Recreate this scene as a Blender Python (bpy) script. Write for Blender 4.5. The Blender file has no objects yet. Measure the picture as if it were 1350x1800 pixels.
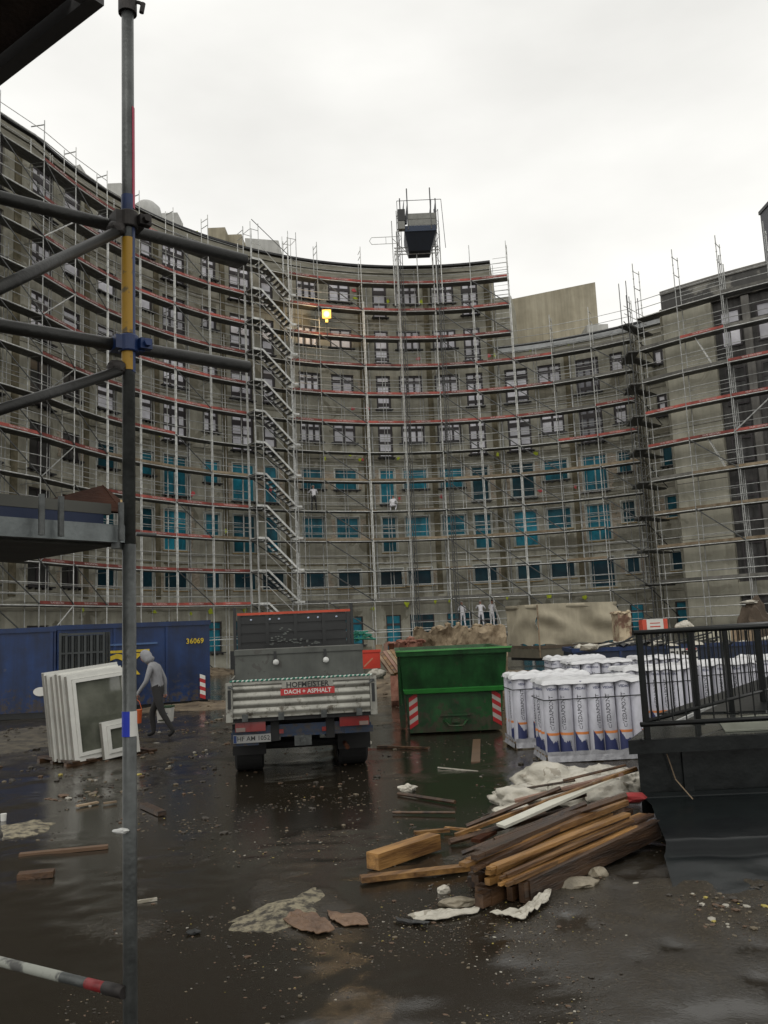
import bpy, math, random
import numpy as np
from math import radians as RD, sin, cos, pi, sqrt, atan2
from mathutils import Vector as V, Matrix, noise as N
random.seed(7)
S = bpy.context.scene
COL = S.collection

# ------------------------------------------------------------------ camera
F_PX, PITCH, ROLL, EYE = 1490.0, RD(7.8), RD(2.52), 2.0
FW = V((0, cos(PITCH), sin(PITCH))); R0 = V((1, 0, 0)); U0 = V((0, -sin(PITCH), cos(PITCH)))
RT = R0*cos(ROLL) - U0*sin(ROLL); UP = U0*cos(ROLL) + R0*sin(ROLL)
cam = bpy.data.cameras.new('camera'); camo = bpy.data.objects.new('camera', cam); COL.objects.link(camo)
cam.sensor_fit = 'VERTICAL'; cam.sensor_height = 36.0; cam.lens = 36.0*F_PX/1800.0
cam.clip_start = 0.05; cam.clip_end = 600
m = Matrix.Identity(4)
for i in range(3):
    m[i][0] = RT[i]; m[i][1] = UP[i]; m[i][2] = -FW[i]
m[2][3] = EYE
camo.matrix_world = m
S.camera = camo

def ray(x, y): return FW*F_PX + RT*(x-675) - UP*(y-900)
def atz(x, y, z):
    d = ray(x, y); return V((0, 0, EYE)) + d*((z-EYE)/d.z)
def aty(x, y, Y):
    d = ray(x, y); return V((0, 0, EYE)) + d*(Y/d.y)

# ------------------------------------------------------------------ world: overcast sky
SUN_EL, SUN_AZ = RD(48), RD(200)
w = bpy.data.worlds.new('World'); S.world = w; w.use_nodes = True
nt = w.node_tree; nt.nodes.clear()
def nn(t, typ, **k):
    n = t.nodes.new(typ)
    for a, b in k.items(): setattr(n, a, b)
    return n
out = nn(nt, 'ShaderNodeOutputWorld'); bg = nn(nt, 'ShaderNodeBackground')
sky = nn(nt, 'ShaderNodeTexSky', sky_type='NISHITA'); sky.sun_disc = False
sky.sun_elevation = SUN_EL; sky.sun_rotation = SUN_AZ
bw = nn(nt, 'ShaderNodeRGBToBW'); mx = nn(nt, 'ShaderNodeMix', data_type='FLOAT')
tc = nn(nt, 'ShaderNodeTexCoord'); mp = nn(nt, 'ShaderNodeMapping'); mp.inputs['Scale'].default_value = (1, 1, 2.6)
no = nn(nt, 'ShaderNodeTexNoise'); no.inputs['Scale'].default_value = 1.7; no.inputs['Detail'].default_value = 6; no.inputs['Roughness'].default_value = .48
mr = nn(nt, 'ShaderNodeMapRange'); mr.inputs[1].default_value = .3; mr.inputs[2].default_value = .72; mr.inputs[3].default_value = .76; mr.inputs[4].default_value = 1.13
mu = nn(nt, 'ShaderNodeMath', operation='MULTIPLY'); cl = nn(nt, 'ShaderNodeMix', data_type='RGBA', blend_type='MULTIPLY')
nt.links.new(tc.outputs['Generated'], mp.inputs[0]); nt.links.new(mp.outputs[0], no.inputs[0]); nt.links.new(no.outputs[0], mr.inputs[0])
nt.links.new(sky.outputs[0], bw.inputs[0]); nt.links.new(bw.outputs[0], mx.inputs[2]); mx.inputs[0].default_value = .88; mx.inputs[3].default_value = 9.2
nt.links.new(mx.outputs[0], mu.inputs[0]); nt.links.new(mr.outputs[0], mu.inputs[1])
cl.inputs[0].default_value = 1.0; cl.inputs[7].default_value = (1, .992, .955, 1)
nt.links.new(mu.outputs[0], cl.inputs[6]); nt.links.new(cl.outputs[2], bg.inputs[0]); bg.inputs[1].default_value = .124
nt.links.new(bg.outputs[0], out.inputs[0])
sl = bpy.data.lights.new('sun', 'SUN'); slo = bpy.data.objects.new('sun', sl); COL.objects.link(slo)
sl.energy = .5; sl.angle = RD(25); sl.color = (1, .97, .92)
slo.rotation_euler = (RD(90)-SUN_EL, 0, pi-SUN_AZ)
S.view_settings.view_transform = 'Standard'; S.view_settings.look = 'None'
S.view_settings.exposure = 0.0; S.view_settings.gamma = 1.0
S.render.resolution_x = 768; S.render.resolution_y = 1024

# ------------------------------------------------------------------ materials
MATS = {}
def mat(name, col, rough=.7, metal=0., var=.15, scale=3., bump=0., bscale=30., spec=.5, streak=0., col2=None, rnd=0., stretch=(1, 1, 1), emit=0., thr=(.35, .65), alpha=1., coat=0., trans=0., rotz=0., patch=None, mud=0.):
    if name in MATS: return MATS[name]
    M = bpy.data.materials.new(name); M.use_nodes = True; t = M.node_tree; b = t.nodes['Principled BSDF']; L = t.links.new
    b.inputs['Roughness'].default_value = rough; b.inputs['Metallic'].default_value = metal
    b.inputs['Specular IOR Level'].default_value = spec; b.inputs['Alpha'].default_value = alpha
    b.inputs['Coat Weight'].default_value = coat; b.inputs['Transmission Weight'].default_value = trans
    g = nn(t, 'ShaderNodeNewGeometry'); mp = nn(t, 'ShaderNodeMapping'); mp.inputs['Scale'].default_value = stretch; L(g.outputs['Position'], mp.inputs[0])
    if rotz:
        mq = nn(t, 'ShaderNodeMapping'); mq.inputs['Rotation'].default_value = (0, 0, rotz); L(g.outputs['Position'], mq.inputs[0]); L(mq.outputs[0], mp.inputs[0])
    n = nn(t, 'ShaderNodeTexNoise'); n.inputs['Scale'].default_value = scale; n.inputs['Detail'].default_value = 7; n.inputs['Roughness'].default_value = .62; L(mp.outputs[0], n.inputs[0])
    r = nn(t, 'ShaderNodeMapRange'); r.inputs[1].default_value = thr[0]; r.inputs[2].default_value = thr[1]; L(n.outputs[0], r.inputs[0])
    mxc = nn(t, 'ShaderNodeMix', data_type='RGBA'); L(r.outputs[0], mxc.inputs[0])
    c1 = col if col2 else tuple(c*(1-var) for c in col); c2 = col2 or tuple(min(1, c*(1+var)) for c in col)
    mxc.inputs[6].default_value = (*c1, 1); mxc.inputs[7].default_value = (*c2, 1); cur = mxc.outputs[2]
    if patch:
        np_ = nn(t, 'ShaderNodeTexNoise'); np_.inputs['Scale'].default_value = patch[1]; np_.inputs['Detail'].default_value = 8; np_.inputs['Roughness'].default_value = .55; np_.inputs['Distortion'].default_value = .6; L(mp.outputs[0], np_.inputs[0])
        rp = nn(t, 'ShaderNodeMapRange'); rp.inputs[1].default_value = patch[2]; rp.inputs[2].default_value = patch[2]+.025; rp.inputs[4].default_value = patch[3]; L(np_.outputs[0], rp.inputs[0])
        mpx = nn(t, 'ShaderNodeMix', data_type='RGBA'); L(rp.outputs[0], mpx.inputs[0]); L(cur, mpx.inputs[6]); mpx.inputs[7].default_value = (*patch[0], 1); cur = mpx.outputs[2]
    if mud:
        sx = nn(t, 'ShaderNodeSeparateXYZ'); L(g.outputs['Position'], sx.inputs[0]); hz = nn(t, 'ShaderNodeMapRange'); hz.inputs[1].default_value = 0; hz.inputs[2].default_value = mud; hz.inputs[3].default_value = .16; hz.inputs[4].default_value = -.06; L(sx.outputs[2], hz.inputs[0])
        nm_ = nn(t, 'ShaderNodeTexNoise'); nm_.inputs['Scale'].default_value = 7; nm_.inputs['Detail'].default_value = 9; nm_.inputs['Roughness'].default_value = .72; L(g.outputs['Position'], nm_.inputs[0])
        am = nn(t, 'ShaderNodeMath', operation='ADD'); L(nm_.outputs[0], am.inputs[0]); L(hz.outputs[0], am.inputs[1]); rm = nn(t, 'ShaderNodeMapRange'); rm.inputs[1].default_value = .56; rm.inputs[2].default_value = .66; rm.inputs[4].default_value = .8; L(am.outputs[0], rm.inputs[0])
        mm = nn(t, 'ShaderNodeMix', data_type='RGBA'); L(rm.outputs[0], mm.inputs[0]); L(cur, mm.inputs[6]); mm.inputs[7].default_value = (.060, .046, .030, 1); cur = mm.outputs[2]
        rg = nn(t, 'ShaderNodeMapRange'); rg.inputs[3].default_value = rough; rg.inputs[4].default_value = .85; L(rm.outputs[0], rg.inputs[0]); L(rg.outputs[0], b.inputs['Roughness'])
    if streak:
        mp2 = nn(t, 'ShaderNodeMapping'); mp2.inputs['Scale'].default_value = (2.2, 2.2, .12); L(g.outputs['Position'], mp2.inputs[0])
        n2 = nn(t, 'ShaderNodeTexNoise'); n2.inputs['Scale'].default_value = 1.3; n2.inputs['Detail'].default_value = 5; n2.inputs['Roughness'].default_value = .7; L(mp2.outputs[0], n2.inputs[0])
        r2 = nn(t, 'ShaderNodeMapRange'); r2.inputs[1].default_value = .38; r2.inputs[2].default_value = .62; r2.inputs[3].default_value = 1-streak; r2.inputs[4].default_value = 1+streak*.6; L(n2.outputs[0], r2.inputs[0])
        vm = nn(t, 'ShaderNodeVectorMath', operation='SCALE'); L(cur, vm.inputs[0]); L(r2.outputs[0], vm.inputs['Scale']); cur = vm.outputs[0]
    if rnd:
        oi = nn(t, 'ShaderNodeObjectInfo'); r3 = nn(t, 'ShaderNodeMapRange'); r3.inputs[3].default_value = 1-rnd; r3.inputs[4].default_value = 1+rnd; L(oi.outputs['Random'], r3.inputs[0])
        vm = nn(t, 'ShaderNodeVectorMath', operation='SCALE'); L(cur, vm.inputs[0]); L(r3.outputs[0], vm.inputs['Scale']); cur = vm.outputs[0]
    L(cur, b.inputs['Base Color'])
    if bump:
        n3 = nn(t, 'ShaderNodeTexNoise'); n3.inputs['Scale'].default_value = bscale; n3.inputs['Detail'].default_value = 6; L(mp.outputs[0], n3.inputs[0])
        bp = nn(t, 'ShaderNodeBump'); bp.inputs['Strength'].default_value = bump; bp.inputs['Distance'].default_value = .02; L(n3.outputs[0], bp.inputs['Height']); L(bp.outputs[0], b.inputs['Normal'])
    if emit:
        b.inputs['Emission Color'].default_value = (*col, 1); b.inputs['Emission Strength'].default_value = emit
    MATS[name] = M; return M

concrete = mat('facade_plaster', (.28, .268, .218), .9, col2=(.44, .425, .35), scale=1.1, streak=.14, patch=((.19, .175, .13), .55, .56, .75), bump=.5, bscale=9, spec=.2, thr=(.3, .7))
concrete_pale = mat('pale_concrete', (.37, .355, .285), .85, col2=(.49, .47, .385), scale=.7, streak=.10, patch=((.31, .295, .235), .8, .58, .6), bump=.2, bscale=12, spec=.2)
concrete_roof = mat('roof_concrete', (.30, .27, .20), .85, col2=(.40, .365, .28), scale=.6, streak=.16, bump=.2, bscale=8, spec=.2)
band = mat('cornice_render', (.20, .19, .15), .85, col2=(.33, .315, .26), scale=2, stretch=(.5, .5, 4), spec=.2)
dark_strip = mat('raw_masonry_strip', (.095, .085, .055), .95, col2=(.20, .175, .12), scale=2.2, bump=.6, bscale=10, spec=.1)
brick = mat('exposed_brick', (.27, .225, .17), .95, col2=(.47, .41, .33), scale=5, stretch=(1, 1, 3), bump=.6, bscale=14, spec=.1)
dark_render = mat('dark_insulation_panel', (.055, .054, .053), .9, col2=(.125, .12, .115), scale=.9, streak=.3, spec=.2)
grey_pier = mat('grey_render_pier', (.16, .155, .145), .9, col2=(.24, .23, .21), scale=1.2, streak=.2, spec=.2)
roof_dark = mat('bitumen_roof_edge', (.035, .036, .038), .6)
zinc = mat('zinc_flashing', (.34, .35, .35), .5, metal=.3, scale=2)
galv = mat('galvanised_tube', (.44, .445, .43), .48, metal=.35, scale=5, var=.3, rnd=.25)
galv_white = mat('pale_galvanised_tube', (.60, .605, .58), .55, metal=.1, scale=5, var=.25, rnd=.15)
galv_dark = mat('dark_steel_tube', (.09, .092, .09), .5, metal=.4, scale=5, var=.3)
deck_m = mat('steel_deck', (.10, .10, .092), .6, metal=.3, scale=4, var=.3, rnd=.3)
red_board = mat('red_toe_board', (.28, .062, .048), .7, scale=1.2, var=.45, rnd=.4)
wood_board = mat('weathered_toe_board', (.17, .125, .075), .85, col2=(.30, .24, .165), scale=3, rnd=.25)
grey_board = mat('grey_toe_board', (.13, .125, .11), .7, scale=3, var=.3, rnd=.3)
letter_w = mat('white_lettering', (.62, .55, .52), .7)
frame_dark = mat('dark_window_frame', (.045, .038, .040), .5, rnd=.2)
frame_pale = mat('pale_window_frame', (.46, .47, .43), .6, rnd=.2)
pane_white = mat('film_covered_pane', (.60, .59, .64), .35, scale=.9, col2=(.86, .85, .90), rnd=.25, spec=.5)
pane_teal = mat('teal_film_pane', (.006, .045, .062), .38, col2=(.016, .21, .29), scale=1.5, rnd=.75, spec=.22, thr=(.3, .7), stretch=(1, 1, .5))
pane_navy = mat('dark_blue_film_pane', (.005, .022, .034), .35, col2=(.008, .045, .062), scale=1.2, rnd=.5, spec=.18)
pane_black = mat('unlit_opening_pane', (.022, .022, .021), .3, col2=(.05, .048, .045), scale=.7, rnd=.4)
sill_dark = mat('dark_sill', (.035, .034, .036), .5)
sill_wood = mat('yellow_wood_sill', (.36, .25, .10), .8)
spray_y = mat('yellow_spray', (.50, .58, .04), .8)
spray_p = mat('pink_spray', (.62, .10, .11), .8)
blue_cont = mat('blue_container_paint', (.003, .020, .080), .42, scale=1.5, var=.35, streak=.25, mud=1.2, patch=((.05, .055, .075), 5, .70, .5), bump=.1, bscale=4)
navy = mat('navy_paint', (.006, .014, .038), .5, scale=2, var=.3, mud=1.)
yellow_p = mat('yellow_lettering', (.52, .37, .02), .6, var=.2)
white_p = mat('white_paint', (.62, .61, .57), .5, var=.1)
red_p = mat('red_reflective', (.38, .02, .022), .5, var=.1)
black_p = mat('black_paint', (.012, .013, .013), .35, scale=3, var=.3)
black_rub = mat('black_rubber', (.012, .012, .012), .75)
green_p = mat('green_skip_paint', (.009, .058, .014), .42, scale=2.5, var=.4, streak=.3, mud=1.0, patch=((.03, .045, .03), 6, .66, .6), bump=.1, bscale=5)
green_lit = mat('lit_green_rim', (.06, .25, .06), .35)  # lighter copy of the skip green, light caught by the rim painted in
alu = mat('aluminium_sheet', (.30, .295, .26), .42, metal=.5, scale=3, var=.22, streak=.12, mud=1.6, patch=((.17, .165, .14), 8, .62, .5))
grey_box_m = mat('grey_toolbox_paint', (.085, .09, .080), .5, patch=((.05, .045, .04), 5, .60, .6), scale=3, var=.2, streak=.15)
wood_fresh = mat('wet_orange_timber', (.085, .038, .011), .42, col2=(.33, .175, .055), scale=2.2, stretch=(5, .5, 5), rotz=.74, bump=.35, bscale=16, rnd=.3, thr=(.38, .62))
wood_dark = mat('wet_dark_timber', (.022, .012, .007), .35, col2=(.105, .055, .027), scale=2.2, stretch=(5, .5, 5), rotz=.74, bump=.35, bscale=16, rnd=.35, thr=(.38, .64))
wood_old = mat('weathered_timber', (.16, .115, .07), .7, col2=(.30, .22, .14), scale=4, bump=.2, rnd=.3)
rust = mat('rusted_steel', (.030, .011, .006), .85, spec=.1, col2=(.065, .025, .013), scale=4, bump=.3)
film = mat('pallet_film', (.66, .66, .68), .25, var=.08, scale=4, bump=.5, bscale=9)
paper = mat('white_roll_paper', (.50, .50, .55), .28, var=.16, scale=5, rnd=.14, bump=.9, bscale=7, stretch=(1, 1, .45))
navy_print = mat('navy_print', (.035, .045, .13), .5)
orange_print = mat('orange_print', (.70, .24, .07), .5)
canvas_m = mat('tan_canvas', (.36, .32, .235), .9, scale=1.2, var=.14, streak=.1, bump=.2, bscale=6)
skin_m = mat('skin', (.42, .22, .16), .6)
overall = mat('white_overalls', (.74, .73, .76), .9, var=.08)
hoodie_m = mat('grey_hooded_sweatshirt', (.24, .24, .25), .95, var=.12, scale=9)
dark_cloth = mat('dark_trousers', (.025, .024, .024), .9)
bag_m = mat('crumpled_white_plastic', (.47, .44, .37), .25, var=.12, scale=7, patch=((.22, .19, .14), 4, .60, .7), bump=.4, bscale=25)  # darker patches put the shade of folds into the colour
rub_m = mat('broken_masonry', (.12, .085, .05), .95, col2=(.34, .27, .18), scale=3.2, bump=1, bscale=8)
rubred_m = mat('broken_red_brick', (.15, .055, .035), .95, col2=(.26, .13, .09), scale=3.2, bump=1, bscale=8)
stone_m = mat('wet_stone', (.13, .11, .075), .5, col2=(.30, .26, .19), scale=6, bump=.6, bscale=20)
bitu = mat('wet_bitumen_sheet', (.004, .005, .005), .32, scale=2.5, col2=(.010, .012, .012), bump=.35, bscale=7, spec=.25)
bitu_top = mat('wet_bitumen_top', (.016, .018, .017), .12, col2=(.03, .032, .03), scale=3, bump=.08, bscale=9)
glass_m = mat('old_window_glass', (.075, .08, .062), .05, col2=(.15, .155, .125), scale=2, spec=.8)
upvc = mat('white_window_profile', (.64, .635, .59), .4, var=.07)
upvc_sh = mat('grey_profile_edge', (.20, .19, .165), .6, var=.12)

# ------------------------------------------------------------------ mesh builder
class MB:
    def __init__(s): s.v = []; s.f = []; s.m = []; s.cur = 0
    def mi(s, i): s.cur = i; return s
    def face(s, pts):
        k = len(s.v); s.v += [tuple(p) for p in pts]; s.f.append(tuple(range(k, k+len(pts)))); s.m.append(s.cur); return s
    def hexa(s, P):   # 8 points: bottom 0-3 ccw, top 4-7
        k = len(s.v); s.v += [tuple(p) for p in P]
        for q in ((0, 3, 2, 1), (4, 5, 6, 7), (0, 1, 5, 4), (1, 2, 6, 5), (2, 3, 7, 6), (3, 0, 4, 7)):
            s.f.append(tuple(k+i for i in q)); s.m.append(s.cur)
        return s
    def box(s, x0, x1, y0, y1, z0, z1, T=None):
        P = [V((x0, y0, z0)), V((x1, y0, z0)), V((x1, y1, z0)), V((x0, y1, z0)), V((x0, y0, z1)), V((x1, y0, z1)), V((x1, y1, z1)), V((x0, y1, z1))]
        if T: P = [T @ p for p in P]
        return s.hexa(P)
    def beam(s, p0, p1, w, h, up=V((0, 0, 1))):
        p0 = V(p0); p1 = V(p1); d = (p1-p0).normalized(); sd = d.cross(up)
        if sd.length < 1e-4: sd = V((1, 0, 0))
        sd.normalize(); u = sd.cross(d).normalized(); a = sd*(w/2); b = u*(h/2)
        return s.hexa([p0-a-b, p0+a-b, p1+a-b, p1-a-b, p0-a+b, p0+a+b, p1+a+b, p1-a+b])
    def tube(s, p0, p1, r, n=6, r1=None, cap=True):
        p0 = V(p0); p1 = V(p1); r1 = r if r1 is None else r1; d = (p1-p0).normalized()
        a = d.cross(V((0, 0, 1)) if abs(d.z) < .9 else V((1, 0, 0))).normalized(); b = d.cross(a); k = len(s.v)
        for p, rr in ((p0, r), (p1, r1)):
            for i in range(n):
                t = 2*pi*i/n; s.v.append(tuple(p + a*(cos(t)*rr) + b*(sin(t)*rr)))
        for i in range(n):
            j = (i+1) % n; s.f.append((k+i, k+j, k+n+j, k+n+i)); s.m.append(s.cur)
        if cap:
            s.f.append(tuple(k+i for i in range(n))[::-1]); s.m.append(s.cur); s.f.append(tuple(k+n+i for i in range(n))); s.m.append(s.cur)
        return s
    def path(s, pts, r, n=6):
        for a, b in zip(pts, pts[1:]): s.tube(a, b, r, n)
        return s
    def lathe(s, prof, c=(0, 0, 0), n=16, T=None, cap=True):
        k = len(s.v); c = V(c)
        for (r, z) in prof:
            for i in range(n):
                t = 2*pi*i/n; p = V((c.x+r*cos(t), c.y+r*sin(t), c.z+z)); s.v.append(tuple(T @ p if T else p))
        for a in range(len(prof)-1):
            for i in range(n):
                j = (i+1) % n; s.f.append((k+a*n+i, k+a*n+j, k+(a+1)*n+j, k+(a+1)*n+i)); s.m.append(s.cur)
        if cap:
            s.f.append(tuple(k+i for i in range(n))[::-1]); s.m.append(s.cur); e = k+(len(prof)-1)*n; s.f.append(tuple(e+i for i in range(n))); s.m.append(s.cur)
        return s
    def add(s, verts, faces, T=None):
        k = len(s.v); s.v += [tuple(T @ V(p)) if T else tuple(p) for p in verts]
        for f in faces: s.f.append(tuple(k+i for i in f)); s.m.append(s.cur)
        return s
    def rock(s, c, rx, ry, rz, seed, amp=.35, sub=2):
        vs, fs = ico(sub); c = V(c); sv = V((seed*3.1, seed*1.7, seed*.9)); o = []
        for p in vs:
            p = V(p); q = 1 + amp*N.noise(p*1.6+sv)+amp*.5*N.noise(p*4+sv)
            o.append((c.x+p.x*rx*q, c.y+p.y*ry*q, c.z+p.z*rz*q))
        return s.add(o, fs)
    def mesh(s, name):
        me = bpy.data.meshes.new(name); me.from_pydata(s.v, [], s.f); me.update(); return me
    def build(s, name, mats, parent=None, smooth=False, T=None):
        me = s.mesh(name)
        return link(name, me, mats, parent, smooth, s.m, T)
def link(name, me, mats, parent=None, smooth=False, mi=None, T=None):
    if not isinstance(mats, (list, tuple)): mats = [mats]
    if not me.materials:
        for q in mats: me.materials.append(q)
        if mi and len(mats) > 1: me.polygons.foreach_set('material_index', mi)
        if smooth: me.polygons.foreach_set('use_smooth', [True]*len(me.polygons))
        me.update()
    o = bpy.data.objects.new(name, me); COL.objects.link(o)
    if parent: o.parent = parent
    if T is not None: o.matrix_local = T
    return o
_ico = {}
def ico(sub):
    if sub in _ico: return _ico[sub]
    import bmesh
    b = bmesh.new(); bmesh.ops.create_icosphere(b, subdivisions=sub, radius=1); b.verts.ensure_lookup_table()
    _ico[sub] = ([tuple(v.co) for v in b.verts], [tuple(v.index for v in f.verts) for f in b.faces]); b.free(); return _ico[sub]
def tag(o, label=None, cat=None, group=None, kind=None):
    if label: o['label'] = label
    if cat: o['category'] = cat
    if group: o['group'] = group
    if kind: o['kind'] = kind
    return o
def thing(name, label, cat, loc=(0, 0, 0), rz=0, group=None):
    o = bpy.data.objects.new(name, None); COL.objects.link(o); o.location = loc; o.rotation_euler = (0, 0, rz); o.empty_display_size = .2
    return tag(o, label, cat, group)
def kids(o): return [c for c in o.children]
def copy_tree(o, parent=None):
    c = o.copy(); COL.objects.link(c); c.parent = parent
    for ch in kids(o): copy_tree(ch, c)
    return c
_tx = {}
def text_geo(s, size, extrude=0., bold=0., space=1.):
    key = (s, size, extrude, bold, space)
    if key in _tx: return _tx[key]
    cu = bpy.data.curves.new('t', 'FONT'); cu.body = s; cu.size = size; cu.extrude = extrude; cu.align_x = 'CENTER'; cu.align_y = 'CENTER'
    cu.resolution_u = 2; cu.offset = bold; cu.space_character = space
    o = bpy.data.objects.new('t', cu); COL.objects.link(o)
    dg = bpy.context.evaluated_depsgraph_get(); me = bpy.data.meshes.new_from_object(o.evaluated_get(dg))
    r = ([tuple(v.co) for v in me.vertices], [tuple(p.vertices) for p in me.polygons])
    bpy.data.objects.remove(o); bpy.data.curves.remove(cu); bpy.data.meshes.remove(me); _tx[key] = r; return r
def frame_T(o, x, y):   # matrix with axes x, y (vectors) and z = x cross y, origin o
    x = V(x).normalized(); z = x.cross(V(y)).normalized(); y = z.cross(x)
    M = Matrix.Identity(4)
    for i in range(3): M[i][0] = x[i]; M[i][1] = y[i]; M[i][2] = z[i]; M[i][3] = o[i]
    return M

# ------------------------------------------------------------------ ground
def ground_h(x, y):
    h = .045*N.noise(V((x*.35, y*.35, 3))) + .022*N.noise(V((x*1.3, y*1.3, 8))) + .008*N.noise(V((x*5, y*5, 1)))
    h += .035*max(0, N.noise(V((x*.16+9, y*.16, 5))))
    # rutted, higher mud on the left middle distance and beside the truck
    h += .06*math.exp(-((x+6.5)**2/14+(y-16)**2/10))*(.6+.8*N.noise(V((x*2, y*2, 4))))
    h += .05*math.exp(-((x-2.3)**2/2+(y-6)**2/1.0))*(.7+N.noise(V((x*4, y*4, 4))))
    g = .028*math.exp(-((x+.75)**2/.16+(y-6.55+.3*(x+.7))**2/.5))
    if y < 14: h += .007*N.noise(V((x*11, y*11, 2)))
    for rx in (-1.95, -.35): h -= .03*math.exp(-((x-rx+.10*(y-12)+.12*sin(y*.7))/.2)**2)*(1 if 3 < y < 12.5 else 0)*(.5+.5*N.noise(V((x, y*.8, 12))))
    return max(h-.006, -.004) + g
xs = np.concatenate([[-400, -150, -80, -50, -35], np.arange(-26, -13, 1.0), np.arange(-13, -6, .25), np.arange(-6, 6, .075), np.arange(6, 14, .25), np.arange(14, 34, 1.0), [40, 60, 90, 150, 400]])
ys = np.concatenate([[-400, -100, -30, -10, -3, 0, 1.5, 2.5], np.arange(3.2, 12, .06), np.arange(12, 20, .1), np.arange(20, 34, .25), np.arange(34, 66, 1.0), [75, 100, 150, 250, 400]])
g = MB(); nx, ny = len(xs), len(ys)
for j, y in enumerate(ys):
    for i, x in enumerate(xs):
        g.v.append((float(x), float(y), ground_h(x, y) if (abs(x) < 30 and -5 < y < 66) else -.004))
for j in range(ny-1):
    for i in range(nx-1):
        a = j*nx+i; g.f.append((a, a+1, a+nx+1, a+nx)); g.m.append(0)
GM = bpy.data.materials.new('wet_mud'); GM.use_nodes = True; t = GM.node_tree; b = t.nodes['Principled BSDF']; L = t.links.new
ge = nn(t, 'ShaderNodeNewGeometry'); sep = nn(t, 'ShaderNodeSeparateXYZ'); L(ge.outputs['Position'], sep.inputs[0])
n1 = nn(t, 'ShaderNodeTexNoise'); n1.inputs['Scale'].default_value = 1.1; n1.inputs['Detail'].default_value = 9; n1.inputs['Roughness'].default_value = .65; L(ge.outputs['Position'], n1.inputs[0])
n2 = nn(t, 'ShaderNodeTexNoise'); n2.inputs['Scale'].default_value = 34; n2.inputs['Detail'].default_value = 5; n2.inputs['Roughness'].default_value = .7; L(ge.outputs['Position'], n2.inputs[0])
# wetness: height plus noise
ad = nn(t, 'ShaderNodeMath', operation='MULTIPLY_ADD'); L(n1.outputs[0], ad.inputs[0]); ad.inputs[1].default_value = .05; L(sep.outputs[2], ad.inputs[2])
ad2 = nn(t, 'ShaderNodeMath', operation='MULTIPLY_ADD'); L(n2.outputs[0], ad2.inputs[0]); ad2.inputs[1].default_value = .03; L(ad.outputs[0], ad2.inputs[2])
wet = nn(t, 'ShaderNodeMapRange'); wet.inputs[1].default_value = .048; wet.inputs[2].default_value = .092; L(ad2.outputs[0], wet.inputs[0])
cr = nn(t, 'ShaderNodeMix', data_type='RGBA'); cr.inputs[6].default_value = (.019, .0155, .0105, 1); cr.inputs[7].default_value = (.046, .038, .027, 1); L(wet.outputs[0], cr.inputs[0])
rr = nn(t, 'ShaderNodeMapRange'); rr.inputs[1].default_value = .5; rr.inputs[2].default_value = .75; L(n2.outputs[0], rr.inputs[0])
cr2 = nn(t, 'ShaderNodeMix', data_type='RGBA'); cr2.inputs[7].default_value = (.105, .086, .058, 1); L(cr.outputs[2], cr2.inputs[6])
n5 = nn(t, 'ShaderNodeTexVoronoi'); n5.inputs['Scale'].default_value = 75; L(ge.outputs['Position'], n5.inputs[0])
v5 = nn(t, 'ShaderNodeMapRange'); v5.inputs[1].default_value = .16; v5.inputs[2].default_value = .08; L(n5.outputs['Distance'], v5.inputs[0])
v6 = nn(t, 'ShaderNodeMath', operation='MULTIPLY'); L(v5.outputs[0], v6.inputs[0]); sc5 = nn(t, 'ShaderNodeSeparateColor'); L(n5.outputs['Color'], sc5.inputs[0]); v7 = nn(t, 'ShaderNodeMapRange'); v7.inputs[1].default_value = .6; v7.inputs[2].default_value = .8; L(sc5.outputs[0], v7.inputs[0]); L(v7.outputs[0], v6.inputs[1])
v8 = nn(t, 'ShaderNodeMath', operation='MAXIMUM'); L(rr.outputs[0], v8.inputs[0]); L(v6.outputs[0], v8.inputs[1])
hm = nn(t, 'ShaderNodeMath', operation='MULTIPLY'); L(v8.outputs[0], hm.inputs[0]); L(wet.outputs[0], hm.inputs[1]); L(hm.outputs[0], cr2.inputs[0])
L(cr2.outputs[2], b.inputs['Base Color'])
ro = nn(t, 'ShaderNodeMapRange'); ro.inputs[3].default_value = .075; ro.inputs[4].default_value = .34; L(wet.outputs[0], ro.inputs[0]); L(ro.outputs[0], b.inputs['Roughness'])
bp = nn(t, 'ShaderNodeBump'); bp.inputs['Distance'].default_value = .02
bs = nn(t, 'ShaderNodeMapRange'); bs.inputs[3].default_value = .07; bs.inputs[4].default_value = 1.0; L(wet.outputs[0], bs.inputs[0]); L(bs.outputs[0], bp.inputs['Strength']); n9 = nn(t, 'ShaderNodeTexNoise'); n9.inputs['Scale'].default_value = 110; n9.inputs['Detail'].default_value = 3; L(ge.outputs['Position'], n9.inputs[0]); h9 = nn(t, 'ShaderNodeMath', operation='MULTIPLY_ADD'); L(n9.outputs[0], h9.inputs[0]); h9.inputs[1].default_value = .45; L(n2.outputs[0], h9.inputs[2]); L(h9.outputs[0], bp.inputs['Height']); L(bp.outputs[0], b.inputs['Normal'])
sp_ = nn(t, 'ShaderNodeMapRange'); sp_.inputs[3].default_value = .5; sp_.inputs[4].default_value = .16; L(wet.outputs[0], sp_.inputs[0]); L(sp_.outputs[0], b.inputs['Specular IOR Level'])
o = g.build('ground', GM, smooth=True); tag(o, kind='structure')

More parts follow.
